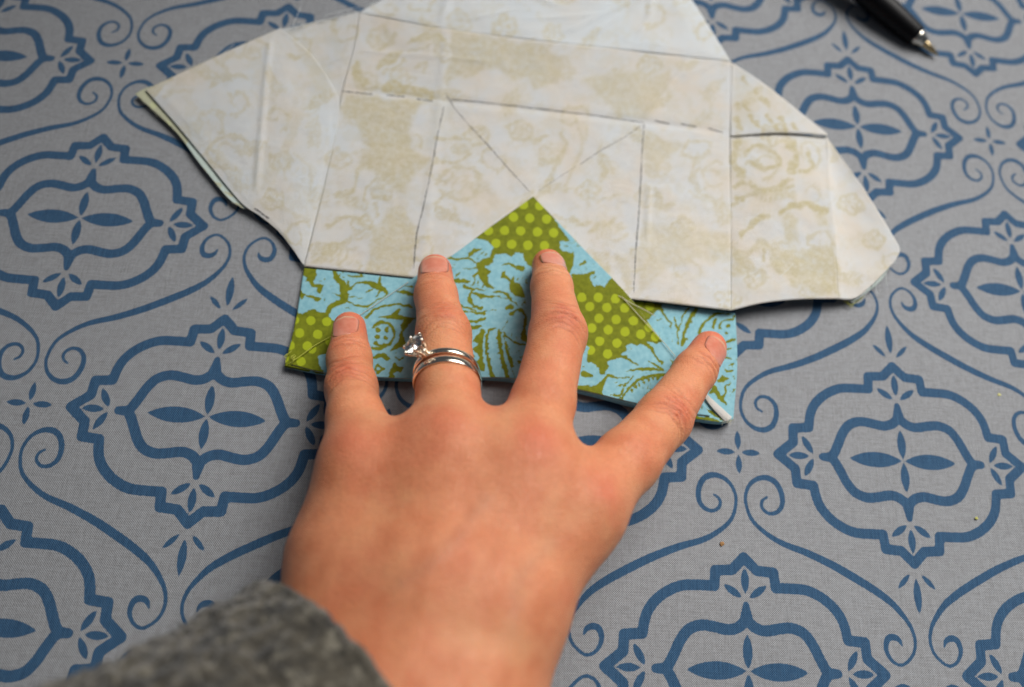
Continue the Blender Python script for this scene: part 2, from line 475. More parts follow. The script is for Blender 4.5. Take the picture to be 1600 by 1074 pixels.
        gs(z, [(645, 738), (740, 792)], [8, 18]); gs(z, [(488, 806), (600, 792), (745, 800)], [8, 22, 14])
        gs(z, [(760, 835), (620, 848), (540, 892), (478, 960), (455, 1010)], [26, 24, 22, 14, 20]); teeth(z, [(740, 850), (640, 868), (560, 905), (500, 965)], 22, 9, -1)
        gs(z, [(435, 1015), (468, 925), (535, 838)], [8, 14, 10]); gs(z, [(360, 838), (440, 852), (505, 850)], [22, 8, 10])
        gs(z, [(285, 905), (335, 870), (365, 838)], [14, 24, 16]); gp(z, [(120, 905), (280, 908), (345, 870), (318, 940), (335, 1010), (100, 990)])
        gs(z, [(190, 825), (240, 838)], [44, 30]); gs(z, [(400, 920), (480, 892)], [6, 12]); gs(z, [(380, 970), (440, 978)], 10)
        dots += sc_pts(*z, [(175, 290), (290, 290), (410, 300), (230, 355), (350, 362), (475, 365), (295, 437), (415, 445), (535, 455), (245, 505), (360, 517), (478, 530),
                            (587, 548), (300, 597), (420, 610), (355, 685), (690, 565), (235, 660), (645, 500)])
        z = Z1
        gs(z, [(745, 490), (820, 422), (920, 386), (1040, 376), (1150, 395)], [20, 24, 20, 20, 24])
        gs(z, [(1015, 255), (1080, 262), (1160, 285)], [16, 34, 30]); gs(z, [(1085, 212), (1160, 222)], [8, 20])
        gp(z, [(820, 492), (960, 470), (1040, 410), (1062, 420), (1028, 462), (1180, 490), (1112, 560), (1072, 620), (1092, 700), (1180, 735), (1060, 752), (950, 782),
               (1030, 700), (1058, 600), (1042, 545), (1000, 512), (930, 497)])
        ap(z, [(1000, 510), (1080, 508), (1070, 540), (1040, 550)])
        C = [(895 + 100 * math.cos(a), 635 + 105 * math.sin(a)) for a in np.linspace(-2.6, 2.3, 18)]
        gs(z, C, [18] + [26] * 16 + [40]); gs(z, [(800, 762), (860, 752), (930, 735)], [20, 50, 30]); as_(z, [(800, 745), (858, 745)], 10)
        for c in ((850, 597), (925, 597), (843, 660), (917, 665)): gb(z, c, 22)
        gp(z, [(800, 835), (850, 808), (910, 797), (965, 858), (920, 872), (890, 835), (810, 860)])
        gp(z, [(815, 945), (850, 895), (915, 935), (870, 985), (840, 985)]); as_(z, [(855, 942), (860, 945)], 34)
        gp(z, [(940, 985), (1000, 880), (1040, 925), (1090, 930), (1060, 970), (1000, 975)])
        gs(z, [(1000, 835), (1030, 860), (1070, 850)], [10, 22, 16]); gb(z, (975, 1005), 26)
        gp(z, [(30, 960), (120, 800), (340, 680), (480, 600), (560, 640), (520, 830), (380, 815), (320, 830), (330, 900), (390, 1010), (300, 1010), (265, 945), (240, 1000)])
        dots += sc_pts(*z, [(268, 765), (172, 875), (430, 700), (95, 840)])
    elif layer == 'left':
        f = np.minimum(f, sd_poly(Y, [(200, 140), (240, 130), (300, 215), (285, 232), (270, 225)]))
        for c in ((310, 262), (318, 240), (352, 300), (368, 318), (335, 285)):
            f = np.minimum(f, sd_stroke(Y, [c, (c[0] + 9, c[1] + 5)], [1.5, 3]))
        dots = [(240, 165), (262, 195)]
    else:
        f = np.minimum(f, 6 * fbm(X[:, 0] / 30, X[:, 1] / 30, 44, 3) + 2)
    if layer in ('band', 'tri'):
        gq = fbm(Y[:, 0] / 13, Y[:, 1] / 13, 131, 3)
        on = sstep(.1, .3, vnoise(X[:, 0] / 22, X[:, 1] / 22, 137)) * sstep(2.2, 4.0, f)
        f = np.minimum(f, np.where(on > .05, (np.abs(gq) - .055 * on) * 13, 9))
        f = f + .6 * fbm(X[:, 0] / 2.6, X[:, 1] / 2.6, 141, 2)
    dd = np.full(len(X), 40.0)
    for c in dots:
        dd = np.minimum(dd, np.hypot(YD[:, 0] - c[0], (YD[:, 1] - c[1])) - (7.4 if layer != 'left' else 5.5))
    return f / 6.0, dd / 6.0      # about mm

def draw_tan(X):
    """how much of the printed green shows through the reverse, 0..1"""
    n1 = np.c_[fbm(X[:, 0] / 14, X[:, 1] / 14, 61, 3), fbm(X[:, 0] / 14, X[:, 1] / 14, 71, 3)]
    Y = X + n1 * 4.0
    t = np.zeros(len(X))
    def near(pts, mg):
        q = np.array(pts); a = q.min(0) - mg; b = q.max(0) + mg
        return np.nonzero(((Y >= a) & (Y <= b)).all(1))[0]
    z2 = (3.58, (500, 0)); z3 = (3.58, (840, 0)); z4 = (3.465, (480, 130)); z5 = (3.356, (820, 180)); z6 = (2.557, (1120, 80)); z1 = (2.686, (200, 30))
    def P(z, pts, a=.8, soft=4.5):
        q = sc_pts(*z, pts); i = near(q, 12)
        t[i] = np.maximum(t[i], .8 * a * sstep(soft, -soft, sd_poly(Y[i], q)))
    def L(z, pts, w, a=.55):
        w = np.broadcast_to(np.asarray(w, float), (len(pts),)) / z[0] / 2
        q = sc_pts(*z, pts); i = near(q, 12 + w.max())
        t[i] = np.maximum(t[i], min(1.0, a * 1.4) * sstep(1.7, -1.2, sd_stroke(Y[i], q, w, 4 * len(pts))))
    def E(z, pts, a=.0, soft=2.5):
        q = sc_pts(*z, pts); i = near(q, 12)
        m = sstep(soft, -soft, sd_poly(Y[i], q))
        t[i] = t[i] * (1 - m) + a * m
    P(z4, [(190, 60), (680, 100), (610, 140), (570, 190), (530, 260), (580, 310), (560, 360), (640, 410), (680, 420), (640, 470), (590, 500), (540, 560), (530, 620), (420, 545),
           (390, 530), (350, 470), (270, 460), (270, 420), (320, 380), (300, 300), (280, 200), (200, 190)], .9)
    P(z4, [(420, 700), (500, 660), (540, 700), (560, 760), (600, 790), (560, 1060), (300, 1020), (340, 950), (360, 860), (350, 800), (400, 780)], .85)
    L(z4, [(180, 600), (260, 560), (270, 450)], [50, 24, 20]); L(z4, [(110, 780), (180, 730), (260, 740), (340, 800)], [20, 26, 20, 30])
    L(z4, [(320, 560), (310, 650), (330, 720)], 12); L(z4, [(370, 610), (420, 625), (450, 610)], [30, 40, 26]); L(z4, [(360, 660), (370, 720)], 20)
    L(z4, [(80, 900), (160, 880), (240, 830)], [30, 50, 16]); L(z4, [(170, 970), (260, 900)], 16); L(z4, [(60, 960), (120, 920)], 30)
    L(z4, [(690, 300), (780, 300), (860, 310)], [30, 18, 24]); L(z4, [(800, 350), (860, 370)], 40, .4); L(z4, [(700, 400), (800, 430), (880, 390)], 16)
    C = [(825 + 110 * math.cos(a), 540 + 90 * math.sin(a)) for a in np.linspace(-3.2, 2.6, 16)]
    L(z4, C, 20, .45); L(z4, [(780, 560), (830, 500), (870, 540), (820, 590), (780, 560)], 12, .35); L(z4, [(690, 660), (800, 740), (900, 780)], [10, 30, 14], .45)
    P(z2, [(740, 170), (1000, 210), (1289, 260), (1289, 470), (1190, 500), (1150, 430), (1080, 440), (1020, 380), (900, 400), (820, 440), (760, 420), (720, 480), (690, 440), (740, 300), (720, 260)], .8)
    P(z3, [(0, 250), (140, 330), (150, 420), (100, 470), (0, 470)], .75)
    P(z3, [(250, 450), (420, 410), (560, 400), (640, 440), (760, 390), (730, 500), (690, 560), (640, 620), (610, 660), (430, 660), (400, 580), (320, 540), (300, 480)], .7)
    L(z3, [(790, 360), (840, 370), (870, 350)], 40, .35); L(z3, [(900, 520), (960, 560), (970, 600)], 16, .35)
    L(z2, [(500, 240), (600, 210), (690, 230)], [16, 44, 30], .6); L(z2, [(340, 280), (420, 200)], 22, .5); L(z2, [(330, 380), (400, 320), (440, 300)], [30, 60, 14], .6)
    L(z2, [(200, 350), (190, 400), (240, 470)], [24, 50, 30], .7); L(z2, [(360, 410), (440, 370), (470, 340)], 20, .5); L(z2, [(540, 370), (590, 350), (590, 400)], 18, .5)
    L(z2, [(260, 500), (400, 490), (620, 530)], [10, 60, 50], .7); L(z2, [(420, 290), (560, 270), (680, 240)], 12, .4)
    L(z5, [(30, 90), (40, 130), (120, 110)], [20, 50, 14], .5); L(z5, [(190, 80), (210, 170), (150, 300), (110, 390)], [18, 26, 24, 44], .5); L(z5, [(290, 60), (310, 150), (240, 300), (210, 400)], 16, .4)
    L(z5, [(90, 250), (180, 250)], 40, .45); L(z5, [(330, 130), (330, 60)], 14, .35)
    L(z5, [(410, 330), (420, 280)], 40, .5); L(z5, [(320, 470), (330, 420), (380, 410)], 14, .4); L(z5, [(240, 560), (310, 570), (360, 550)], [40, 30, 14], .5)
    L(z5, [(340, 620), (400, 580), (470, 540)], [14, 40, 12], .5); L(z5, [(380, 760), (420, 800), (440, 770)], [40, 60, 20], .5); L(z5, [(380, 460), (440, 430), (490, 430)], 14, .4)
    L(z5, [(420, 640), (480, 660), (540, 620)], 12, .35); L(z5, [(470, 720), (530, 780), (540, 860)], [8, 40, 50], .4)
    P(z5, [(640, 90), (720, 120), (840, 160), (760, 210), (700, 280), (640, 290), (620, 200)], .7); P(z5, [(610, 560), (760, 580), (830, 560), (880, 600), (1080, 620), (1080, 760), (980, 780), (900, 740),
           (830, 790), (740, 800), (690, 860), (640, 900), (600, 960), (590, 740)], .6)
    L(z5, [(700, 430), (720, 490), (780, 470)], [40, 30, 20], .45); C = [(990 + 110 * math.cos(a), 320 + 120 * math.sin(a)) for a in np.linspace(1.2, 4.6, 12)]
    L(z5, C, 18, .4); C = [(1000 + 60 * math.cos(a), 310 + 70 * math.sin(a)) for a in np.linspace(1.0, 5.2, 12)]; L(z5, C, 14, .35)
    L(z5, [(860, 400), (940, 450), (1070, 470)], 16, .35)
    # right flap
    P(z6, [(60, 100), (120, 90), (150, 160), (110, 230), (150, 310), (60, 310)], .3)
    for c in ((110, 110), (150, 150), (80, 210), (115, 215), (200, 200), (205, 260), (160, 285), (90, 300), (250, 270), (310, 290), (180, 190), (130, 260), (75, 260), (270, 305), (225, 300)):
        L(z6, [c, (c[0] + 14, c[1] + 22)], [22, 10], .8)
    L(z6, [(120, 420), (140, 380), (230, 400), (250, 450), (200, 470), (130, 450)], 18, .8); L(z6, [(60, 550), (120, 530), (180, 560), (290, 520)], 16, .75)
    L(z6, [(60, 610), (150, 570), (300, 540)], 12, .7); L(z6, [(290, 360), (310, 420), (300, 480)], [40, 20, 30], .8); L(z6, [(360, 400), (380, 470), (330, 480)], 16, .7); L(z6, [(80, 360), (60, 440), (90, 500)], 26, .7)
    L(z6, [(70, 460), (110, 480), (100, 520)], 20, .7)
    L(z6, [(260, 640), (330, 610), (440, 640)], [20, 26, 30], .75); L(z6, [(100, 740), (150, 680), (210, 660)], [14, 30, 10], .8)
    P(z6, [(60, 790), (130, 800), (160, 750), (210, 760), (250, 750), (300, 770), (330, 790), (440, 780), (480, 800), (490, 985), (380, 960), (330, 930), (290, 940), (270, 890), (200, 870), (130, 880), (65, 930)], .95)
    P(z6, [(270, 650), (320, 660), (310, 720), (330, 770), (280, 760), (260, 700)], .8); P(z6, [(390, 650), (440, 640), (450, 700), (400, 690)], .8)
    E(z6, [(135, 830), (150, 800), (185, 780), (220, 820), (205, 860), (160, 872)]); L(z6, [(180, 790), (185, 830)], 12, .8); E(z6, [(210, 760), (270, 750), (315, 790), (260, 800)])
    E(z6, [(60, 900), (120, 890), (170, 910), (250, 930), (240, 970), (70, 990)], .15)
    # left flap
    L(z1, [(340, 280), (400, 240), (500, 250)], [10, 40, 10], .4); L(z1, [(350, 130), (400, 200), (440, 260)], 18, .35); L(z1, [(150, 330), (200, 300), (260, 310)], 16, .3); L(z1, [(100, 300), (160, 250)], 50, .45)
    P(z1, [(210, 430), (320, 440), (310, 480), (250, 480)], .5, 5)
    for r, a in ((85, .4), (50, .3)):
        C = [(420 + r * math.cos(q), 560 + r * .8 * math.sin(q)) for q in np.linspace(1.6, 6.4, 14)]; L(z1, C, 16, a)
    for k in range(6): L(z1, [(430 + 45 * k, 730 - 10 * k), (600 + 20 * k, 640 - 40 * k), (700 + 22 * k, 420 - 10 * k)], [10, 20, 8], .22)
    P(z1, [(700, 100), (780, 150), (850, 250), (840, 340), (790, 330), (750, 200)], .5, 5); L(z1, [(640, 780), (700, 820), (760, 840)], 14, .3)
    L(z1, [(700, 560), (760, 620), (760, 760)], 14, .3); L(z1, [(380, 180), (470, 150), (560, 110)], 18, .3)
    # everything keeps a faint broken ghost of the print
    g = fbm(X[:, 0] / 21 + .9 * n1[:, 0], X[:, 1] / 21 + .9 * n1[:, 1], 91, 4)
    t = np.maximum(t, .20 * sstep(.2, .5, g))
    one = (1.0, (0, 0)); gr = np.random.default_rng(909); cen = []
    for _ in range(900):
        c = (gr.uniform(205, 1410), gr.uniform(-70, 490))
        if all((c[0] - q[0]) ** 2 + (c[1] - q[1]) ** 2 > 46 ** 2 for q in cen): cen.append(c)
    b0 = X.min(0) - 45; b1 = X.max(0) + 45
    for n_, (cx, cy) in enumerate(cen):
        a0 = gr.uniform(0, 6.28); al = gr.uniform(.32, .5); k = n_ % 3
        if not (b0[0] < cx < b1[0] and b0[1] < cy < b1[1]): continue
        rot = lambda x, y: (cx + x * math.cos(a0) - y * math.sin(a0), cy + (x * math.sin(a0) + y * math.cos(a0)) * .85)
        if k == 0:                                   # five petalled flower
            for p in range(5):
                b = p * 2 * math.pi / 5; r0 = 15 + (n_ * 7 + p * 3) % 5
                L(one, [rot(r0 * .55 * math.cos(b) + 9 * math.cos(b + w_) , r0 * .55 * math.sin(b) + 9 * math.sin(b + w_)) for w_ in np.linspace(-2.3, 2.3, 8)], [1.5, 3, 4, 5, 5, 4, 3, 1.5], al)
            L(one, [rot(-2, 0), rot(2, 1)], 7, al)
        elif k == 1:                                 # scroll
            L(one, [rot((3 + 3.6 * w_) * math.cos(w_), (3 + 3.6 * w_) * math.sin(w_)) for w_ in np.linspace(0, 6.6, 16)], np.linspace(2, 5, 16), al)
            for w_ in (2.2, 3.6, 5.0, 6.2):
                q = 3 + 3.6 * w_
                L(one, [rot(q * math.cos(w_), q * math.sin(w_)), rot((q + 8) * math.cos(w_ + .25), (q + 8) * math.sin(w_ + .25))], [6, 1], al)
        else:                                        # feathered leaf
            L(one, [rot(x_, 4 * math.sin(x_ / 12)) for x_ in np.linspace(-28, 28, 7)], [1, 2, 3, 3, 3, 2, 1], al)
            for x_ in np.linspace(-22, 20, 7):
                for sg in (-1, 1):
                    h_ = 12 * math.cos(x_ / 20)
                    L(one, [rot(x_, 4 * math.sin(x_ / 12)), rot(x_ + 5, sg * h_ * .6), rot(x_ + 9, sg * h_)], [2, 4.5, 1.5], al)
    return np.clip(t, 0, 1)

def mat_print(pale=False):
    nt = NT('printed_cotton_pale' if pale else 'printed_cotton')
    f = nt.attr('motif_distance'); d = nt.attr('dot_distance')
    e = nt.lin(nt.noise(3500, 2), .3, .7, -.07, .07)
    g = nt.math('SUBTRACT', 1.0, nt.step(nt.math('ADD', f, e), -.07, .09))
    dt = nt.math('SUBTRACT', 1.0, nt.step(nt.math('ADD', d, e), -.14, .10))
    h, _ = weave(nt, .00034, rot=.18)
    mott = nt.noise(700, 3)
    aqua = nt.mix(nt.lin(mott, .35, .65, 0, 1), (.20, .43, .51), (.27, .51, .58))
    green = nt.mix(nt.lin(mott, .35, .65, 0, 1), (.130, .155, .001), (.185, .21, .004))
    green = nt.mix(nt.math('MULTIPLY', dt, .95), green, (.36, .43, .010))
    col = nt.mix(g, aqua, green)
    if pale: col = nt.mix(.62, col, (.66, .66, .54))
    m = nt.set(Base_Color=col, Roughness=.75, Normal=nt.bump(h, .00008, .6))
    nt.b.inputs['Specular IOR Level'].default_value = .3
    return m

def mat_reverse():
    nt = NT('cotton_reverse')
    t = nt.attr('show_through')
    n = nt.noise(520, 4, .65); n2 = nt.noise(90, 3); n3 = nt.noise(2200, 2)
    k = nt.math('MULTIPLY', t, nt.lin(n, .34, .60, .45, 1.12), clamp=True)
    k = nt.math('ADD', k, nt.math('MULTIPLY', nt.step(n3, .58, .75), .10), clamp=True)
    base = nt.mix(nt.lin(n2, .35, .65, 0, 1), (.72, .665, .59), (.68, .69, .69))
    tan = nt.mix(nt.lin(n3, .3, .7, 0, 1), (.54, .475, .28), (.62, .565, .39))
    base = nt.mix(nt.math('MULTIPLY', nt.attr('aqua_through'), .75), base, (.66, .725, .775))
    col = nt.mix(k, base, tan)
    h, _ = weave(nt, .00036, rot=.1)
    cr = nt.noise(140, 4, .6)
    hh = nt.math('ADD', h, nt.math('MULTIPLY', cr, 4))
    m = nt.set(Base_Color=col, Roughness=.85, Normal=nt.bump(hh, .00014, .9))
    nt.b.inputs['Specular IOR Level'].default_value = .2
    return m

M_PRINT = mat_print(); M_PALE = mat_print(True); M_REV = mat_reverse()
_e = NT('raw_cotton_edge'); M_EDGE = _e.set(Base_Color=(.62, .60, .50), Roughness=.9)

SURF = {}
def edge_world(pts, n):
    return catmull([at(*p) for p in pts], n)

def patch(name, T, R, B, L, nu, nv, layer, parent, zfun=None, both=True, thick=.35, curl=None, cool=0.0):
    """four edges (photo x, y, height mm): T left->right, R top->bottom, B left->right, L top->bottom"""
    t, b, l, r = edge_world(T, nu), edge_world(B, nu), edge_world(L, nv), edge_world(R, nv)
    u = np.linspace(0, 1, nu)[None, :, None]; v = np.linspace(0, 1, nv)[:, None, None]
    P = ((1 - v) * t[None] + v * b[None] + (1 - u) * l[:, None] + u * r[:, None]
         - ((1 - u) * (1 - v) * t[0] + u * (1 - v) * t[-1] + (1 - u) * v * b[0] + u * v * b[-1]))
    uu = np.broadcast_to(u[..., 0], (nv, nu)); vv = np.broadcast_to(v[..., 0], (nv, nu))
    dz = .12 * fbm(P[..., 0] / 9, P[..., 1] / 9, 5, 2)
    if zfun is not None: dz = dz + zfun(P[..., 0], P[..., 1], uu, vv)
    fade = np.minimum(1, np.minimum(np.minimum(uu, 1 - uu), np.minimum(vv, 1 - vv)) * 14)
    P = P.copy(); P[..., 2] += dz * (.25 + .75 * fade)
    X = topx(P.reshape(-1, 3)).reshape(nv, nu, 2)
    if curl:                                    # the front edge rolls over and under
        rows = []; xr = []
        d = P[-1] - P[-2]; d[:, 2] = 0; d /= np.linalg.norm(d, axis=1)[:, None] + 1e-9
        h = P[-1][:, 2].copy() - .4
        for a in np.linspace(.25, math.pi, 9):
            q = P[-1] + d * (h / 2 * math.sin(a) * curl)[:, None]; q[:, 2] = .4 + h / 2 * (1 + math.cos(a))
            rows.append(q); xr.append(X[-1] + np.array([0, 6.0]) * a)
        q = rows[-1] - d * 6; rows.append(q); xr.append(xr[-1] + np.array([0, 30.0]))
        P = np.concatenate([P, np.array(rows)], 0); X = np.concatenate([X, np.array(xr)], 0)
        nv = P.shape[0]
    V = P.reshape(-1, 3); Xf = X.reshape(-1, 2)
    SURF[name] = SURF.get(name, []) + [(V, Xf)]
    F = grid_faces(nu, nv)[:, ::-1].copy()
    at_ = {'aqua_through': np.clip(cool + .35 * fbm(V[:, 0] / 16, V[:, 1] / 16, 77, 3), 0, 1)}
    if layer == 'reverse':
        at_['show_through'] = draw_tan(Xf)
        mats = [M_REV, M_PRINT, M_EDGE]
        at_['motif_distance'] = np.ones(len(Xf)); at_['dot_distance'] = np.ones(len(Xf))
    else:
        at_['motif_distance'], at_['dot_distance'] = draw_print(Xf, layer)
        at_['show_through'] = np.full(len(Xf), .3)
        mats = [M_PALE if layer == 'left' else M_PRINT, M_REV, M_EDGE]
    o = mesh_obj(name, V, F, None, parent, attrs=at_, mats=mats)
    md = o.modifiers.new('thickness', 'SOLIDIFY'); md.thickness = thick * MM; md.offset = -1
    md.material_offset = 1; md.material_offset_rim = 2; md.use_even_offset = False
    return o

FAB = empty('folded_fabric', at(800, 330, 0), 'cream cotton panel with pencil lines and green and aqua printed hem, under the fingers', 'fabric')

def crease(x, y, a, b, w, h):
    a = at(*a)[:2]; b = at(*b)[:2]
    e = (b - a) / np.linalg.norm(b - a)
    L_ = np.linalg.norm(b - a)
    s = (x - a[0]) * e[0] + (y - a[1]) * e[1]
    d = -(x - a[0]) * e[1] + (y - a[1]) * e[0]
    return h * np.exp(-(d / w) ** 2) * sstep(-4, 4, s) * sstep(L_ + 4, L_ - 4, s)

def z_panel(x, y, u, v):
    z = .35 * fbm(x / 28, y / 28, 13, 2)
    z = z + crease(x, y, (700, 40), (660, 420), 1.6, .25) + crease(x, y, (1012, 300), (1008, 380), .8, .45)
    z = z + crease(x, y, (560, 85), (760, 105), .7, .25) + crease(x, y, (1005, 190), (1075, 100), .9, .35) + crease(x, y, (1085, 120), (1140, 95), .8, .35)
    z = z - crease(x, y, (535, 143), (1140, 212), 1.3, .35)
    return z
c_top = [(561, 20, 2.8), (700, 46, 3.4), (900, 70, 3.8), (1142, 97, 3.6)]
c_right = [(1142, 97, 3.6), (1141, 160, 2.6), (1140, 213, 2.0), (1142, 350, 2.2), (1142, 485, 5.0)]
c_left = [(561, 20, 2.8), (551, 78, 2.0), (534, 143, 1.9), (516, 246, 1.9), (475, 416, 1.75)]
c_bot = [(475, 416, 1.75), (640, 433, 1.85), (830, 455, 2.6), (985, 467, 3.9), (1142, 485, 5.0)]
patch('back_panel', c_top, c_right, c_bot, c_left, 190, 130, 'reverse', FAB, z_panel, cool=.15)

def z_top(x, y, u, v):
    z = .7 * np.sin(math.pi * v) + .5 * fbm(x / 22, y / 22, 17, 2)
    for a, b, w, h in (((885, 60), (1000, 2), .9, .55), ((930, 62), (1025, -8), .8, .6), ((995, 62), (1020, 20), .7, .5), ((835, 40), (930, 32), .8, .35),
                       ((690, 40), (715, -30), 1.4, .6), ((740, 40), (800, 25), .8, .35), ((800, -5), (880, 20), .8, .4), ((1010, 30), (1022, -30), .8, .6)):
        z = z + crease(x, y, a, b, w, h)
    return z
patch('top_panel', [(575, -70, 1.0), (800, -75, 1.0), (1030, -70, 1.0)], [(1030, -70, 1.0), (1072, -12, 1.6), (1105, 38, 2.6), (1142, 97, 3.65)],
      [(561, 20, 2.85), (700, 46, 3.45), (900, 70, 3.85), (1142, 97, 3.65)], [(575, -70, 1.0), (600, -8, 1.6), (561, 20, 2.85)], 150, 50, 'reverse', FAB, z_top, cool=.85)

patch('left_underlayer', [(436, 47, 1.2), (500, 33, 1.3), (561, 19, 2.7)], [(561, 19, 2.7), (551, 78, 1.9), (534, 143, 1.5), (528, 175, 1.4)],
      [(430, 110, .8), (480, 150, .8), (528, 175, 1.4)], [(436, 47, 1.2), (430, 80, .9), (430, 110, .8)], 60, 60, 'reverse', FAB, cool=.5)
def z_lf(x, y, u, v):
    return 1.0 * np.sin(math.pi * u) * np.sin(math.pi * np.clip(v, 0, 1)) + crease(x, y, (425, 70), (405, 300), 1.1, .5) + .4 * fbm(x / 25, y / 25, 23, 2)
patch('left_flap', [(227, 141, 2.4), (330, 92, 2.9), (438, 44, 2.8)], [(438, 44, 2.8), (483, 82, 2.8), (516, 127, 2.7), (530, 165, 2.3), (516, 246, 2.2), (475, 415, 2.05)],
      [(474, 414, 2.05), (475, 415, 2.05)], [(227, 141, 2.4), (274, 194, 2.6), (323, 253, 2.8), (360, 298, 2.8), (382, 322, 2.8), (408, 339, 2.6), (438, 365, 2.4), (474, 414, 2.05)], 110, 130, 'reverse', FAB, z_lf, cool=.45)
patch('left_print_layer', [(211, 147, 1.8), (228, 138, 1.8), (250, 132, 1.8)], [(250, 132, 1.8), (340, 235, 2.1), (400, 318, 2.2)], [(380, 326, 2.1), (390, 324, 2.1), (400, 318, 2.2)],
      [(211, 147, 1.8), (245, 178, 1.9), (278, 210, 2.0), (308, 251, 2.2), (334, 283, 2.2), (360, 313, 2.2), (380, 326, 2.1)], 40, 160, 'left', FAB)

def z_ru(x, y, u, v): return .3 * np.sin(math.pi * u) * v + .2 * fbm(x / 15, y / 15, 29, 2)
patch('right_flap_upper', [(1142, 97, 3.6), (1195, 132, 3.8), (1292, 209, 3.9)], [(1292, 209, 3.9), (1293, 212, 4.0)], [(1141, 213, 2.1), (1215, 208, 3.7), (1293, 212, 4.0)],
      [(1142, 97, 3.6), (1141, 160, 2.65), (1141, 213, 2.1)], 60, 60, 'reverse', FAB, z_ru, thick=.6)
ru_bot = [(1142, 485, 5.0), (1190, 474, 5.2), (1250, 468, 4.6), (1310, 467, 4.0)]
patch('right_flap', [(1141, 215, 1.9), (1215, 209, 2.8), (1290, 214, 3.1)], [(1290, 214, 3.0), (1298, 310, 4.6), (1305, 400, 4.6), (1310, 467, 4.0)], ru_bot,
      [(1141, 215, 1.9), (1142, 350, 2.1), (1142, 485, 5.0)], 80, 110, 'reverse', FAB, lambda x, y, u, v: .5 * np.sin(math.pi * u) + .3 * fbm(x / 20, y / 20, 31, 2))
patch('right_flap_tip', [(1290, 214, 3.0), (1292, 215, 3.0)], [(1292, 215, 3.0), (1350, 296, 3.6), (1402, 380, 3.4), (1406, 392, 3.3), (1400, 406, 3.2)],
      [(1310, 467, 4.0), (1328, 468, 3.0), (1342, 463, 2.6), (1372, 436, 2.8), (1400, 406, 3.2)], [(1290, 214, 3.0), (1298, 310, 4.6), (1305, 400, 4.6), (1310, 467, 4.0)], 60, 110, 'reverse', FAB,
      lambda x, y, u, v: -.8 * np.sin(math.pi * u) * np.sin(math.pi * v) + .25 * fbm(x / 20, y / 20, 37, 2))
patch('right_under_edge', [(1385, 398, 1.8), (1399, 402, 2.0)], [(1399, 402, 2.0), (1375, 440, 1.8), (1335, 472, 1.4)], [(1318, 468, 1.4), (1335, 472, 1.4)],
      [(1385, 398, 1.8), (1360, 430, 1.6), (1318, 468, 1.4)], 16, 60, 'left', FAB)

fold = [(445, 571, 2.6), (510, 583, 3.0), (640, 592, 3.2), (752, 590, 3.3), (800, 593, 3.3), (903, 610, 3.4), (984, 630, 3.6), (1060, 648, 3.6), (1125, 659, 3.4), (1146, 655, 3.0)]
patch('front_band', [(475, 419, 1.3), (640, 436, 1.3), (985, 470, 1.5), (1149, 489, 2.2)], [(1149, 489, 2.2), (1152, 570, 2.8), (1146, 655, 3.0)], fold,
      [(475, 419, 1.3), (462, 500, 2.0), (445, 571, 2.6)], 340, 110, 'band', FAB, lambda x, y, u, v: .15 * fbm(x / 14, y / 14, 41, 2), curl=.25)
tri_r = [(834, 308, 3.4), (905, 382, 3.6), (985, 466, 4.5), (1028, 525, 4.0), (1075, 588, 4.0), (1110, 650, 4.0)]
tri_l = [(832, 308, 3.4), (770, 352, 3.2), (705, 400, 3.1), (640, 438, 2.9), (545, 504, 2.7), (455, 570, 3.0)]
patch('folded_triangle', [(832, 308, 3.4), (834, 308, 3.4)], tri_r, [(455, 570, 3.0), (510, 583, 3.5), (640, 593, 3.7), (752, 592, 3.8), (800, 594, 3.8), (903, 612, 3.9), (984, 632, 4.1), (1050, 647, 4.1), (1110, 655, 4.0)],
      tri_l, 330, 210, 'tri', FAB, lambda x, y, u, v: .12 * fbm(x / 14, y / 14, 43, 2), thick=.45)
patch('corner_fold', [(1097, 616, 4.2), (1101, 613, 4.3)], [(1101, 613, 4.3), (1124, 634, 4.3), (1144, 652, 3.6)], [(1133, 659, 3.5), (1139, 657, 3.8), (1144, 652, 3.6)],
      [(1097, 616, 4.2), (1115, 640, 4.2), (1133, 659, 3.5)], 14, 40, 'reverse', FAB)

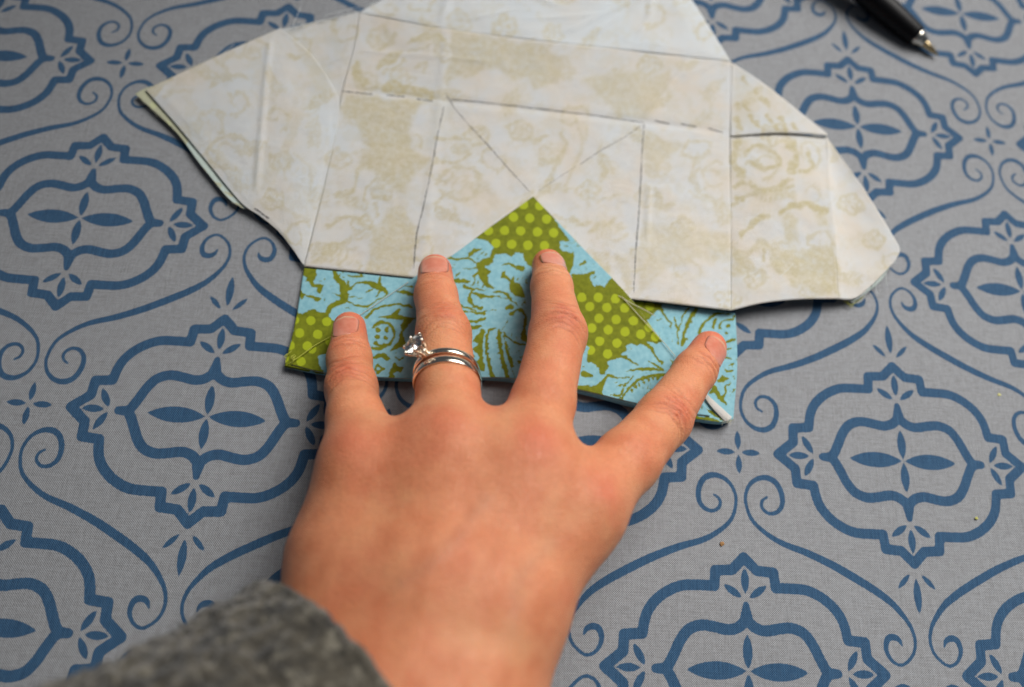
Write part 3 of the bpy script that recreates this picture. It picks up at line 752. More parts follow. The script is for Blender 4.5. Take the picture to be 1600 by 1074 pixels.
# pencil marks
def on_surface(names, px):
    V = np.concatenate([v for n in names for v, _ in SURF[n]]); X = np.concatenate([x for n in names for _, x in SURF[n]])
    out = []
    for p in px:
        d = ((X - p) ** 2).sum(1); i = np.argpartition(d, 3)[:3]
        out.append(at(p[0], p[1], V[i, 2].mean()))
    return np.array(out)
def mat_pencil():
    nt = NT('graphite')
    n = nt.noise(2500, 2)
    tr = nt.n('ShaderNodeBsdfTransparent'); mx = nt.n('ShaderNodeMixShader')
    nt.set(Base_Color=(.045, .04, .055), Roughness=.6)
    nt.l(nt.lin(n, .32, .6, .15, .80), mx.inputs[0]); nt.l(tr.outputs[0], mx.inputs[1]); nt.l(nt.b.outputs[0], mx.inputs[2])
    nt.l(mx.outputs[0], nt.t.nodes['Material Output'].inputs[0])
    return nt.m
M_PEN = mat_pencil()
def pencil(names, pts, w):
    q = catmull(np.c_[np.array(pts, float), np.zeros(len(pts))], max(6, int(len(pts) * 10)))[:, :2]
    q = q + rng.normal(0, .25, q.shape)
    P = on_surface(names, q); P[:, 2] += .10
    for _ in range(2): P[1:-1, 2] = np.maximum(P[1:-1, 2], (P[:-2, 2] + P[2:, 2]) / 2)
    T = np.gradient(P, axis=0); N = np.c_[-T[:, 1], T[:, 0], np.zeros(len(T))]; N /= np.linalg.norm(N, axis=1)[:, None]
    ww = w * (1 + .35 * rng.normal(0, 1, len(P)))[:, None].clip(.4, 1.6); ww[0] *= .4; ww[-1] *= .4
    n = len(P)
    V = np.r_[P - N * ww / 2, P + N * ww / 2]
    F = np.array([[i, i + 1, n + i + 1, n + i] for i in range(n - 1)])
    mesh_obj('pencil_line', V, F, M_PEN, FAB)
bp = ['back_panel']
for a, b in (((535, 143), (582, 148)), ((604, 149), (632, 152)), ((651, 155), (676, 159)), ((1023, 189), (1046, 194)), ((1063, 194), (1088, 199)), ((1106, 201), (1130, 208))):
    pencil(bp, [a, ((a[0] + b[0]) / 2, (a[1] + b[1]) / 2), b], .50)
pencil(bp, [(703, 156), (760, 161), (845, 171), (930, 181), (1006, 192)], .36)
pencil(bp, [(694, 166), (686, 200), (675, 260), (660, 330), (652, 362), (646, 420)], .36)
pencil(bp, [(1006, 192), (1003, 240), (999, 320), (993, 400), (990, 458)], .36)
pencil(bp, [(696, 146), (712, 172), (760, 225), (800, 270), (828, 300)], .28)
pencil(bp, [(1003, 196), (980, 212), (940, 235), (905, 258)], .22)
pencil(bp, [(900, 260), (880, 273), (858, 288), (842, 299)], .13)
pencil(['right_flap'], [(1144, 216), (1175, 213), (1205, 212)], .45)
pencil(['left_flap'], [(398, 326), (408, 333), (420, 342)], .45)

# loose threads
_t = NT('cotton_thread'); M_THREAD = _t.set(Base_Color=(.62, .60, .48), Roughness=.9)
_t = NT('green_thread'); M_GTHREAD = _t.set(Base_Color=(.50, .52, .08), Roughness=.9)
_t = NT('pale_thread'); M_PTHREAD = _t.set(Base_Color=(.70, .74, .76), Roughness=.9)
def thread(pts, r=.09, mat=None, n=24):
    P = catmull([at(*p) for p in pts], n)
    V, F = tube(P, r, 5)
    mesh_obj('loose_thread', V, F, mat or M_THREAD, FAB)
thread([(545, 503, 3.4), (520, 524, 3.3), (492, 540, 3.3), (470, 556, 3.4), (455, 566, 3.2), (450, 571, 2.6)], .13, M_GTHREAD)
for k in range(5):
    a = rng.uniform(0, 6.28); c = (456 + rng.normal(0, 5), 562 + rng.normal(0, 4))
    thread([(c[0], c[1], 3.3), (c[0] + 5 * math.cos(a), c[1] + 4 * math.sin(a), 3.8), (c[0] + 9 * math.cos(a + .8), c[1] + 8 * math.sin(a + .8), 3.3)], .09, M_GTHREAD, 10)
thread([(560, 494, 3.2), (600, 467, 3.2), (638, 441, 3.3)], .10)
thread([(966, 462, 4.8), (990, 476, 5.0), (1010, 486, 4.4), (1024, 494, 3.2)], .12)
thread([(972, 464, 5.0), (1000, 495, 4.8), (1030, 527, 4.6), (1048, 548, 4.6), (1056, 558, 4.6)], .12)
for pts in ([(440, 48, 3.5), (455, 46, 5), (462, 30, 6), (470, 12, 6.5)], [(455, 48, 2), (468, 36, 3.5), (480, 34, 4)], [(520, 32, 2), (530, 20, 3.5), (550, 14, 4)], [(505, 30, 2), (512, 24, 3), (536, 17, 3)],
            [(350, 82, 4.4), (358, 76, 5), (366, 70, 5.5)], [(540, 24, 2.2), (548, 14, 3.5), (562, 12, 4)], [(1344, 466, 2.4), (1350, 458, 3), (1358, 448, 3.5)], [(1330, 472, 1.6), (1340, 474, 1.2), (1352, 462, 2)],
            [(1385, 424, 2), (1384, 438, 1.4), (1386, 447, .8)], [(1206, 444, 4.9), (1222, 430, 5.2), (1240, 412, 5.0)], [(1360, 452, 2), (1352, 462, 1.6), (1356, 470, 1)], [(1372, 440, 2), (1368, 452, 1.6), (1374, 462, .9)]):
    thread(pts, .07, M_PTHREAD, 12)
for pts in ([(1318, 470, 1.6), (1328, 476, 1.4), (1342, 470, 1.4), (1350, 462, 1.5)], [(1322, 468, 1.8), (1330, 480, 1), (1336, 470, 1.4)], [(446, 568, 3), (448, 556, 3.4), (456, 548, 3.6)]):
    thread(pts, .08, M_GTHREAD, 14)

def fray(pts, dens, ln, mat, seed):
    g = np.random.default_rng(seed)
    P = catmull([at(*p) for p in pts], 200)
    V = []; F = []
    for _ in range(dens):
        i = g.integers(1, 199); p = P[i]; t = P[min(i + 1, 199)] - P[i - 1]; t /= np.linalg.norm(t)
        o = np.array([t[1], -t[0], 0.0]) * g.choice([-1, 1], p=[.25, .75])
        d = o + t * g.normal(0, .8) + np.array([0, 0, g.normal(.1, .3)]); d /= np.linalg.norm(d)
        L1 = g.gamma(2.0, ln / 2)
        C = catmull([p - o * .2, p + d * L1 * .5 + g.normal(0, .1, 3), p + d * L1 + t * g.normal(0, .3) * L1], 6)
        C[:, 2] = np.maximum(C[:, 2], .3)
        v, f = tube(C, np.linspace(.05, .03, 6), 4, cap=False)
        b = len(V); V += list(v); F += [[q + b for q in r] for r in f]
    o = mesh_obj('frayed_edge', np.array(V), F, mat, FAB); o['kind'] = 'stuff'
fray([(438, 46, 2.0), (500, 33, 1.8), (561, 18, 2.6)], 130, .7, M_PTHREAD, 1)
fray([(227, 141, 2.4), (330, 92, 2.9), (438, 44, 2.8)], 110, .35, M_THREAD, 2)
fray([(1400, 406, 2.6), (1372, 438, 2.3), (1342, 465, 2.2), (1315, 469, 2.0)], 140, .8, M_PTHREAD, 3)
fray([(985, 466, 4.4), (1028, 525, 4.0), (1075, 588, 4.0), (1110, 648, 4.0)], 90, .35, M_THREAD, 4)
fray([(211, 147, 1.8), (278, 210, 2.0), (360, 313, 2.2), (380, 326, 2.1)], 90, .35, M_THREAD, 5)
fray([(1130, 659, 3.6), (1139, 659, 3.6), (1146, 654, 3.2)], 40, .6, M_THREAD, 8)
fray([(600, -8, 1.7), (580, 8, 2.2), (561, 20, 2.8)], 60, .7, M_PTHREAD, 6)

# ------------------------------------------------------------------ hand
def J(px, py, z, r): return np.r_[at(px, py, z), r]
H = .6
CH = {
    'pinky': [J(572, 728, 36, 8.6), J(556, 655, 28, 7.4), J(549, 606, 20, 6.9), J(546, 560, 14.2, 6.1), J(546, 513, 8.9, 5.0)],
    'ring': [J(708, 705, 41, 9.4), J(700, 610, 33, 8.0), J(693, 522, 23, 7.5), J(681, 462, 15, 6.1), J(680, 424, 9.2, 5.3)],
    'middle': [J(822, 728, 43, 9.6), J(848, 630, 36, 8.2), J(872, 522, 26, 7.9), J(862, 448, 16.5, 6.0), J(856, 414, 9.5, 5.0)],
    'index': [J(914, 790, 40, 9.2), J(980, 720, 33, 8.3), J(1036, 656, 24, 7.6), J(1086, 580, 15.5, 6.1), J(1108, 544, 10.2, 5.3)],
}
PALM = [
    [J(580, 732, 34, 9), J(575, 900, 38, 12.5), J(565, 1150, 46, 15)],
    [J(705, 712, 40, 9.5), J(660, 920, 46, 13), J(625, 1170, 50, 15)],
    [J(818, 738, 42, 10), J(738, 930, 48, 13), J(650, 1180, 52, 15)],
    [J(893, 802, 39, 9.6), J(800, 950, 44, 11.5), J(682, 1180, 50, 15)],
    [J(562, 770, 26, 10), J(548, 870, 29, 14), J(555, 1010, 34, 17), J(570, 1180, 42, 16)],
    [J(785, 940, 28, 12), J(700, 1130, 40, 15)],
    [J(690, 820, 33, 12), J(680, 1100, 40, 16)],
    [J(585, 745, 34, 9.0), J(700, 722, 39.5, 9.8), J(815, 745, 41.5, 10.2), J(882, 808, 38.5, 9.6)],
]
THUMB = [J(735, 1110, 36, 13), J(790, 985, 24, 11), J(815, 880, 14, 9.5), J(785, 800, 9.5, 8.2)]
ARM = [J(640, 1190, 48, 20), J(490, 1330, 56, 23), J(250, 1500, 72, 27)]

def rcone(P, a, b):
    pa = P - a[:3]; ba = b[:3] - a[:3]
    h = np.clip((pa @ ba) / (ba @ ba), 0, 1)
    q = pa - h[..., None] * ba
    return np.sqrt((q * q).sum(-1)) - (a[3] * (1 - h) + b[3] * h)
def smin(a, b, k):
    h = np.maximum(k - np.abs(a - b), 0) / k
    return np.minimum(a, b) - h * h * k * .25
allj = np.concatenate([np.array(v) for v in CH.values()] + [np.array(v) for v in PALM] + [np.array(THUMB), np.array(ARM)])
lo_ = (allj[:, :3] - allj[:, 3:]).min(0) - 3; hi_ = (allj[:, :3] + allj[:, 3:]).max(0) + 3
lo_[0] = max(lo_[0], -150)
gxs = [np.arange(lo_[i], hi_[i] + H, H).astype(np.float32) for i in range(3)]
field = np.full([len(g) for g in gxs], 30.0, np.float32)
def region(js, mg):
    js = np.array(js); a = (js[:, :3] - js[:, 3:]).min(0) - mg; b = (js[:, :3] + js[:, 3:]).max(0) + mg
    sl = tuple(slice(max(0, int((a[i] - lo_[i]) / H)), min(len(gxs[i]), int((b[i] - lo_[i]) / H) + 2)) for i in range(3))
    G = np.stack(np.meshgrid(*[gxs[i][sl[i]] for i in range(3)], indexing='ij'), -1)
    return sl, G
def add_chain(js, kin, kout, mg=10):
    js = [np.asarray(j, np.float32) for j in js]
    for_sl, G = region(js, mg)
    d = None
    for a, b in zip(js[:-1], js[1:]):
        e = rcone(G, a, b)
        d = e if d is None else smin(d, e, kin)
    field[for_sl] = smin(field[for_sl], d, kout)
for c in PALM: add_chain(c, 6, 13, 16)
add_chain(ARM, 8, 14, 16)
add_chain(THUMB, 4, 8)
for c in CH.values(): add_chain(c, 2.5, 6.5)

def surface_nets(f, org, h):
    s = f < 0
    n = np.array(f.shape)
    c = s[:-1, :-1, :-1].astype(np.int8)
    cnt = np.zeros(n - 1, np.int8)
    for i in (0, 1):
        for j in (0, 1):
            for k in (0, 1):
                cnt += s[i:n[0] - 1 + i, j:n[1] - 1 + j, k:n[2] - 1 + k]
    act = (cnt > 0) & (cnt < 8)
    idx = np.full(n - 1, -1, np.int64)
    cells = np.argwhere(act)
    idx[act] = np.arange(len(cells))
    acc = np.zeros((len(cells), 3)); num = np.zeros(len(cells))
    cs = [(0, 0, 0), (1, 0, 0), (0, 1, 0), (0, 0, 1), (1, 1, 0), (1, 0, 1), (0, 1, 1), (1, 1, 1)]
    val = {q: f[cells[:, 0] + q[0], cells[:, 1] + q[1], cells[:, 2] + q[2]] for q in cs}
    for a in cs:
        for ax in range(3):
            if a[ax] == 0:
                b = list(a); b[ax] = 1; b = tuple(b)
                va, vb = val[a], val[b]
                m = (va < 0) != (vb < 0)
                t = np.where(m, va / np.where(m, va - vb, 1), 0)
                p = np.array(a, float)[None] + t[:, None] * (np.array(b) - np.array(a))
                acc[m] += p[m]; num[m] += 1
    V = (cells + acc / num[:, None]) * h + org
    F = []
    for ax in range(3):
        o1, o2 = [(1, 2), (2, 0), (0, 1)][ax]
        sa = [slice(None)] * 3; sb = [slice(None)] * 3
        sa[ax] = slice(0, -1); sb[ax] = slice(1, None)
        A = s[tuple(sa)]; B = s[tuple(sb)]
        E_ = np.argwhere(A != B)
        E_ = E_[(E_[:, o1] > 0) & (E_[:, o2] > 0) & (E_[:, o1] < n[o1] - 1) & (E_[:, o2] < n[o2] - 1)]
        inside = A[tuple(E_.T)]
        def cid(d1, d2):
            q = E_.copy(); q[:, o1] -= d1; q[:, o2] -= d2
            return idx[tuple(q.T)]
        Q = np.stack([cid(1, 1), cid(0, 1), cid(0, 0), cid(1, 0)], 1)
        Q[~inside] = Q[~inside][:, ::-1]
        F.append(Q)
    return V, np.concatenate(F)
HV, HF = surface_nets(field, lo_, H)
def relax(V, F, it, lam=.5):
    n = len(V)
    for _ in range(it):
        s = np.zeros_like(V); c = np.zeros(n)
        for k in range(4):
            a = F[:, k]; b = F[:, (k + 1) % 4]
            for d in range(3):
                s[:, d] += np.bincount(a, V[b, d], n) + np.bincount(b, V[a, d], n)
            c += np.bincount(a, minlength=n) + np.bincount(b, minlength=n)
        V = V + lam * (s / np.maximum(c, 1)[:, None] - V)
    return V
HV = relax(HV, HF, 3)
def vnormals(V, F):
    nn = np.cross(V[F[:, 2]] - V[F[:, 0]], V[F[:, 3]] - V[F[:, 1]])
    N = np.zeros_like(V)
    for k in range(4):
        for d in range(3): N[:, d] += np.bincount(F[:, k], nn[:, d], len(V))
    return N / (np.linalg.norm(N, axis=1)[:, None] + 1e-12)
HN = vnormals(HV, HF)

# skin relief and colour zones
disp = np.zeros(len(HV)); red = np.zeros(len(HV)); pale = np.zeros(len(HV)); knk = np.zeros(len(HV)); vein = np.zeros(len(HV)); crs = np.zeros(len(HV))
frames = {}
for fi, (nm, c) in enumerate(CH.items()):
    c = np.array(c)
    for j, (amp, span, nl) in {0: (0, 10, 0), 2: (.42, 5.0, 9), 3: (.30, 2.2, 4)}.items():
        K = c[j, :3]
        ax_ = (c[j + 1, :3] - c[j - 1, :3]) if j > 0 else (c[1, :3] - c[0, :3])
        ax_ = ax_ / np.linalg.norm(ax_)
        up = np.array([0, -.25, 1.0]); up -= up @ ax_ * ax_; up /= np.linalg.norm(up)
        sd = np.cross(ax_, up)
        D = HV - K
        near = np.linalg.norm(D, axis=1) < 16
        s = D[near] @ ax_; w = D[near] @ sd; u_ = D[near] @ up
        dors = sstep(0, 4, u_)
        if j == 0:
            g = np.exp(-(s / 6) ** 2 - (w / 6) ** 2) * dors
            red[near] = np.maximum(red[near], g * (.6 if nm in ('index', 'middle') else .38))
            disp[near] += .45 * np.exp(-(s / 7) ** 2 - (w / 5) ** 2) * dors
            continue
        if j == 2:
            g = np.exp(-(s / 5.0) ** 2 - (w / 5.0) ** 2) * dors
            red[near] = np.maximum(red[near], g * {'pinky': .55, 'ring': .35, 'middle': .95, 'index': .8}[nm])
            knk[near] = np.maximum(knk[near], np.exp(-(s / 5) ** 2) * dors)
            disp[near] += .35 * np.exp(-(s / 4) ** 2 - (w / 5) ** 2) * dors
        g2 = np.random.default_rng(100 + fi * 10 + j)
        for q in np.linspace(-span, span, nl):
            q = q + g2.normal(0, .3); cv = np.sign(q) * .035 * abs(q) ** .5 if j == 2 else .01
            a_ = amp * g2.uniform(.5, 1.2) * (1.4 if abs(q) < 1.5 else 1)
            ln = g2.uniform(3, 6); off = g2.normal(0, 1.2)
            wl = .25 * np.sin(w * g2.uniform(.8, 1.6) + g2.uniform(0, 6))
            gr = np.exp(-((s - q - cv * w * w - wl) / .42) ** 2) * np.exp(-((w - off) / ln) ** 4) * dors
            disp[near] -= a_ * gr; crs[near] = np.maximum(crs[near], gr * min(1, a_ / .4) * {'pinky': .45, 'ring': .35, 'middle': .8, 'index': .6}[nm])
    # fingertip
    a_ = c[-1, :3] - c[-2, :3]; L_ = np.linalg.norm(a_); a_ /= L_
    D = HV - c[-2, :3]; s = D @ a_
    rad = np.linalg.norm(D - s[:, None] * a_, axis=1)
    m = rad < 9
    red[m] = np.maximum(red[m], (.85 * sstep(-2, L_ * .9, s[m])))
    frames[nm] = (c[-2, :3], c[-1, :3], c[-1, 3])
# tendons and veins on the back of the hand
px = topx(HV)
for a, b, h_ in (((822, 780), (720, 1060), .34), ((708, 760), (650, 1000), .24), ((900, 840), (770, 1060), .3)):
    d = sd_stroke(px, [a, b], 0.0)
    disp += h_ * np.exp(-(d / 22) ** 2) * sstep(.2, .6, HN[:, 2])
for P_, h_ in (([(760, 780), (715, 840), (675, 880), (630, 910)], .16), ([(860, 850), (815, 900), (800, 990)], .05)):
    d = sd_stroke(px, P_, 0.0, 24)
    vein += np.exp(-(d / 12) ** 2) * sstep(.2, .6, HN[:, 2]); disp += h_ * np.exp(-(d / 10) ** 2) * sstep(.2, .6, HN[:, 2])
# blotchy redness
bl = fbm(HV[:, 0] / 11, HV[:, 1] / 11, 51, 3)
red = np.clip(red + .22 * sstep(-.1, .8, bl), 0, 1)
disp += .035 * fbm(HV[:, 0] / 3, HV[:, 1] / 3 + HV[:, 2] / 4, 57, 3)
HV = HV + HN * disp[:, None]

def mat_skin():
    nt = NT('skin')
    r = nt.attr('redness'); v = nt.attr('vein'); k = nt.attr('knuckle')
    mo = nt.noise(160, 4); fine = nt.noise(1400, 3)
    base = nt.mix(nt.lin(mo, .35, .65, 0, 1), (.64, .225, .105), (.72, .29, .145))
    base = nt.mix(nt.math('MULTIPLY', r, .9), base, (.64, .145, .08))
    base = nt.mix(nt.math('MULTIPLY', nt.attr('crease'), .75), base, (.30, .055, .025))
    base = nt.mix(nt.math('MULTIPLY', v, .16), base, (.30, .22, .17))
    base = nt.mix(nt.lin(fine, .42, .75, 0, .28), base, (.42, .14, .065))
    base = nt.mix(nt.lin(nt.noise(75, 3), .5, .72, 0, .35), base, (.72, .40, .20))
    vo = nt.n('ShaderNodeTexVoronoi', feature='DISTANCE_TO_EDGE'); nt.l(nt.pos(), vo.inputs['Vector']); vo.inputs['Scale'].default_value = 1500
    cell = nt.step(vo.outputs['Distance'], 0, .25)
    wr = nt.noise(1.0, 3, vec=nt.mapping(scale=(330, 1500, 1100), rot=(0, 0, -.1)))
    hgt = nt.math('ADD', nt.math('MULTIPLY', cell, .5), nt.math('MULTIPLY', fine, .8))
    hgt = nt.math('ADD', hgt, nt.math('MULTIPLY', nt.math('MULTIPLY', wr, 2.2), nt.math('ADD', nt.math('MULTIPLY', k, .9), .18)))
    m = nt.set(Base_Color=base, Roughness=nt.lin(fine, .3, .7, .42, .58), Normal=nt.bump(hgt, .00016, .8))
    nt.b.inputs['Subsurface Weight'].default_value = .35
    nt.b.inputs['Subsurface Radius'].default_value = (1.0, .35, .18)
    nt.b.inputs['Subsurface Scale'].default_value = .003
    nt.b.inputs['Specular IOR Level'].default_value = .42
    return m
M_SKIN = mat_skin()
PERSON = empty('person', at(700, 900, 0), 'left hand of a person in a grey knit sweater pressing down the folded fabric hem', 'person')
HAND = mesh_obj('hand', HV, HF, M_SKIN, PERSON, attrs={'redness': red, 'vein': np.clip(vein, 0, 1), 'knuckle': knk, 'crease': crs})

# fingernails lie on the skin
bvh = BVHTree.FromPolygons([tuple(v) for v in HV.tolist()], HF.tolist())
def mat_nail():
    nt = NT('fingernail')
    fr = nt.attr('free_edge')
    n = nt.noise(500, 2)
    lun = nt.attr('lunula')
    c = nt.mix(nt.lin(n, .3, .7, 0, 1), (.60, .19, .12), (.66, .24, .16))
    c = nt.mix(nt.math('MULTIPLY', lun, .35), c, (.66, .33, .24))
    c = nt.mix(nt.math('MULTIPLY', fr, .8), c, (.66, .40, .26))
    m = nt.set(Base_Color=c, Roughness=.2)
    nt.b.inputs['Subsurface Weight'].default_value = .15
    nt.b.inputs['Subsurface Scale'].default_value = .002
    nt.b.inputs['Coat Weight'].default_value = .25; nt.b.inputs['Coat Roughness'].default_value = .25
    return nt.m
M_NAIL = mat_nail()
def nail(nm, wid, length, back, tilt):
    A_, B_, r = frames[nm]
    ax_ = (B_ - A_) / np.linalg.norm(B_ - A_)
    up = np.array([0, -.25, 1.0]) + tilt * np.array([1.0, 0, 0])
    up -= up @ ax_ * ax_; up /= np.linalg.norm(up)
    sd = np.cross(ax_, up)
    nu, nv = 21, 25
    V = []; fe = []; lu = []
    for j in range(nv):
        t = j / (nv - 1)
        for i in range(nu):
            s = i / (nu - 1) * 2 - 1
            # rounded base and rounded free edge
            hw = wid / 2 * (1 - .12 * (1 - t) ** 2) * min(1.0, math.sqrt(max(0.02, 1 - (1 - min(1, t / .38)) ** 2)))
            hw *= min(1.0, math.sqrt(max(.02, 1 - (1 - min(1, (1 - t) / .16)) ** 2)))
            x = s * hw; y = back + length * t
            o = A_ + ax_ * y + sd * x
            hit = bvh.find_nearest(Vector(o + up * (r * 1.02 + 2.0) - up * .0))
            ray = bvh.ray_cast(Vector(o + up * 25), Vector(-up))
            R_ = r * 1.12 + (1 - t) * .6
            zc = math.sqrt(max(.1, R_ * R_ - x * x)) - R_
            if ray[0] is not None: base = (np.array(ray[0]) - o) @ up
            else: base = 0
            V.append((o, up, base, zc, s, t)); fe.append(sstep(.88, .95, t + .04 * s * s)); lu.append(1 - sstep(.0, .26, t + .12 * s * s))
    # plate: own curve, lifted just clear of the skin
    mid = {}
    for k, (o, u_, base, zc, s, t) in enumerate(V):
        j = k // nu
        if abs(s) < .05: mid[j] = base
    ks = np.array([mid[j] for j in range(nv)])
    fit = np.polyfit(np.linspace(0, 1, nv)[:int(nv * .72)], ks[:int(nv * .72)], 2)
    out = []
    for k, (o, u_, base, zc, s, t) in enumerate(V):
        pl = np.polyval(fit, min(t, .72)) + (np.polyval(np.polyder(fit), .72) * (t - .72) * .75 if t > .72 else 0)
        zz = pl + zc * .95 + .12 + .10 * t - .30 * max(0, abs(s) - .9) / .1 - .5 * max(0, .06 - t) / .06
        zz = max(zz, base + .06 - .25 * (1 if abs(s) > .95 or t < .03 else 0))
        out.append(o + u_ * zz)
    o = mesh_obj('fingernail', np.array(out), grid_faces(nu, nv), M_NAIL, HAND, attrs={'free_edge': np.array(fe), 'lunula': np.array(lu)})
    o.matrix_parent_inverse = Matrix.Identity(4)
    md = o.modifiers.new('thickness', 'SOLIDIFY'); md.thickness = .35 * MM; md.offset = -1
    return o
for a in (('pinky', 8.2, 9.0, 3.4, -.1), ('ring', 8.8, 9.4, 3.2, .0), ('middle', 9.0, 9.0, 2.8, .25), ('index', 9.0, 9.6, 2.6, .35)):
    nail(*a)

# sleeve
def build_sleeve():
    Cn = catmull([at(548, 1130, 42), at(395, 1262, 52), at(165, 1440, 66), at(-90, 1630, 84)], 150)
    T = np.gradient(Cn, axis=0); T /= np.linalg.norm(T, axis=1)[:, None]
    n = 220
    V = []; 
    ss = np.linspace(0, 1, len(Cn))
    for i, (p, t) in enumerate(zip(Cn, T)):
        a = np.cross([0, 0, 1.0], t); a /= np.linalg.norm(a); b = np.cross(t, a)
        R0 = 35 + 5 * ss[i] + 1.2 * math.exp(-(ss[i] / .05) ** 2)
        for k in range(n):
            w = 2 * math.pi * k / n
            V.append(np.r_[p + R0 * (a * math.cos(w) * 1.02 + b * math.sin(w) * .92), ss[i], k / n])
    V = np.array(V); S_ = V[:, 3]; K_ = V[:, 4]; V = V[:, :3]
    F = []
    m = len(Cn)
    i = (np.arange(m - 1)[:, None] * n + np.arange(n)[None]).ravel()
    j = (np.arange(m - 1)[:, None] * n + (np.arange(n)[None] + 1) % n).ravel()
    F = np.stack([i, j, j + n, i + n], 1)
    N = vnormals(V, F)
    if (N[:n] @ np.array([0, 0, 1.0])).dot((V[:n] - Cn[0]) @ np.array([0, 0, 1.0])) < 0: F = F[:, ::-1].copy(); N = -N
    L_ = S_ * 150
    st = np.abs(np.sin(K_ * math.pi * 46)) * .8 * (0.6 + .4 * np.sin(L_ * 2.2 + 2 * np.abs(((K_ * 46) % 1) - .5) * 3))
    dsp = st + 1.1 * fbm(L_ / 5, K_ * 46, 81, 3) + .8 * fbm(L_ / 22, K_ * 9, 84, 2)
    edge_roll = -2.2 * np.exp(-(L_ / 1.6) ** 2)
    V = V + N * (dsp + edge_roll)[:, None]
    nt = NT('marled_wool')
    n1 = nt.noise(130, 4, .6); n2 = nt.noise(330, 3, .6); n3 = nt.noise(1800, 2)
    c = nt.mix(nt.step(n1, .40, .60), (.013, .0115, .008), (.07, .06, .042))
    c = nt.mix(nt.step(n2, .52, .66), c, (.165, .15, .115))
    c = nt.mix(nt.math('MULTIPLY', nt.step(n2, .46, .34), .7), c, (.02, .018, .013))
    mt = nt.set(Base_Color=c, Roughness=.95, Normal=nt.bump(nt.math('ADD', n2, nt.math('MULTIPLY', n3, .5)), .0012, .8))
    nt.b.inputs['Sheen Weight'].default_value = .25; nt.b.inputs['Sheen Roughness'].default_value = .6
    o = mesh_obj('sleeve', V, F, mt, PERSON)
    md = o.modifiers.new('thickness', 'SOLIDIFY'); md.thickness = 2.2 * MM; md.offset = -1
    o['label'] = 'grey-brown marled knit cuff, out of focus'
    # short wool fibres standing off the knit
    r2 = np.random.default_rng(5); fv = []; ff = []
    pick = r2.integers(0, len(V), 9000)
    for q in pick:
        d = N[q] + r2.normal(0, .7, 3); d /= np.linalg.norm(d)
        sdv = np.cross(d, r2.normal(0, 1, 3)); sdv /= np.linalg.norm(sdv)
        p0 = V[q]; L1 = r2.uniform(.8, 2.6); p1 = p0 + d * L1 + r2.normal(0, .4, 3)
        b_ = len(fv); fv += [p0 - sdv * .05, p0 + sdv * .05, p1]; ff.append([b_, b_ + 1, b_ + 2])
    fz = mesh_obj('wool_fuzz', np.array(fv), np.array(ff), mt, o, smooth=False)
    fz.matrix_parent_inverse = Matrix.Identity(4)
    fz['kind'] = 'stuff'
build_sleeve()

# ------------------------------------------------------------------ rings
def mat_metal(name, col, rough):
    nt = NT(name)
    n = nt.noise(900, 3)
    return nt.set(Base_Color=col, Metallic=1.0, Roughness=nt.lin(n, .3, .7, rough, rough + .12))
M_GOLD = mat_metal('white_gold', (.82, .75, .64), .12)
def band(cen, axd, up, r, half, thick, name, parent, mat, sx=1.0):
    ax_ = axd / np.linalg.norm(axd); up = up - up @ ax_ * ax_; up /= np.linalg.norm(up); sd = np.cross(up, ax_)
    prof = []
    for k in range(16):
        a = 2 * math.pi * k / 16
        prof.append((half * np.sign(math.cos(a)) * abs(math.cos(a)) ** .7, thick * (.5 + .5 * np.sign(math.sin(a)) * abs(math.sin(a)) ** .8)))
    V = []; n = 96
    for i in range(n):
        w = 2 * math.pi * i / n; rd = sd * math.cos(w) * sx + up * math.sin(w)
        for x, y in prof: V.append(cen + rd * (r + y) + ax_ * x)
    F = []
    for i in range(n):
        for k in range(16):
            F.append([i * 16 + k, ((i + 1) % n) * 16 + k, ((i + 1) % n) * 16 + (k + 1) % 16, i * 16 + (k + 1) % 16])
    o = mesh_obj(name, np.array(V), np.array(F)[:, ::-1].copy(), mat, parent)
    return o, ax_, up, sd
c = np.array(CH['ring'])
axis_r = c[2, :3] - c[1, :3]; axis_r /= np.linalg.norm(axis_r)
upr = np.array([0, -.2, 1.0])
r_f = 8.25
pw = c[1, :3] + axis_r * 2.6
pe = c[1, :3] + axis_r * 6.1
tilt = axis_r + np.array([.10, 0, 0.0])
wb, *_ = band(pw, tilt, upr, r_f, 1.15, 1.0, 'wedding_band', None, M_GOLD)
tag(wb, 'plain polished white gold band on the ring finger, nearer the knuckles', 'ring')
ER = empty('engagement_ring', pe, 'white gold ring with a round solitaire diamond on the ring finger', 'ring')
_, ra, ru, rs = band(pe, tilt, upr, r_f - .15, .9, .95, 'band', ER, M_GOLD)
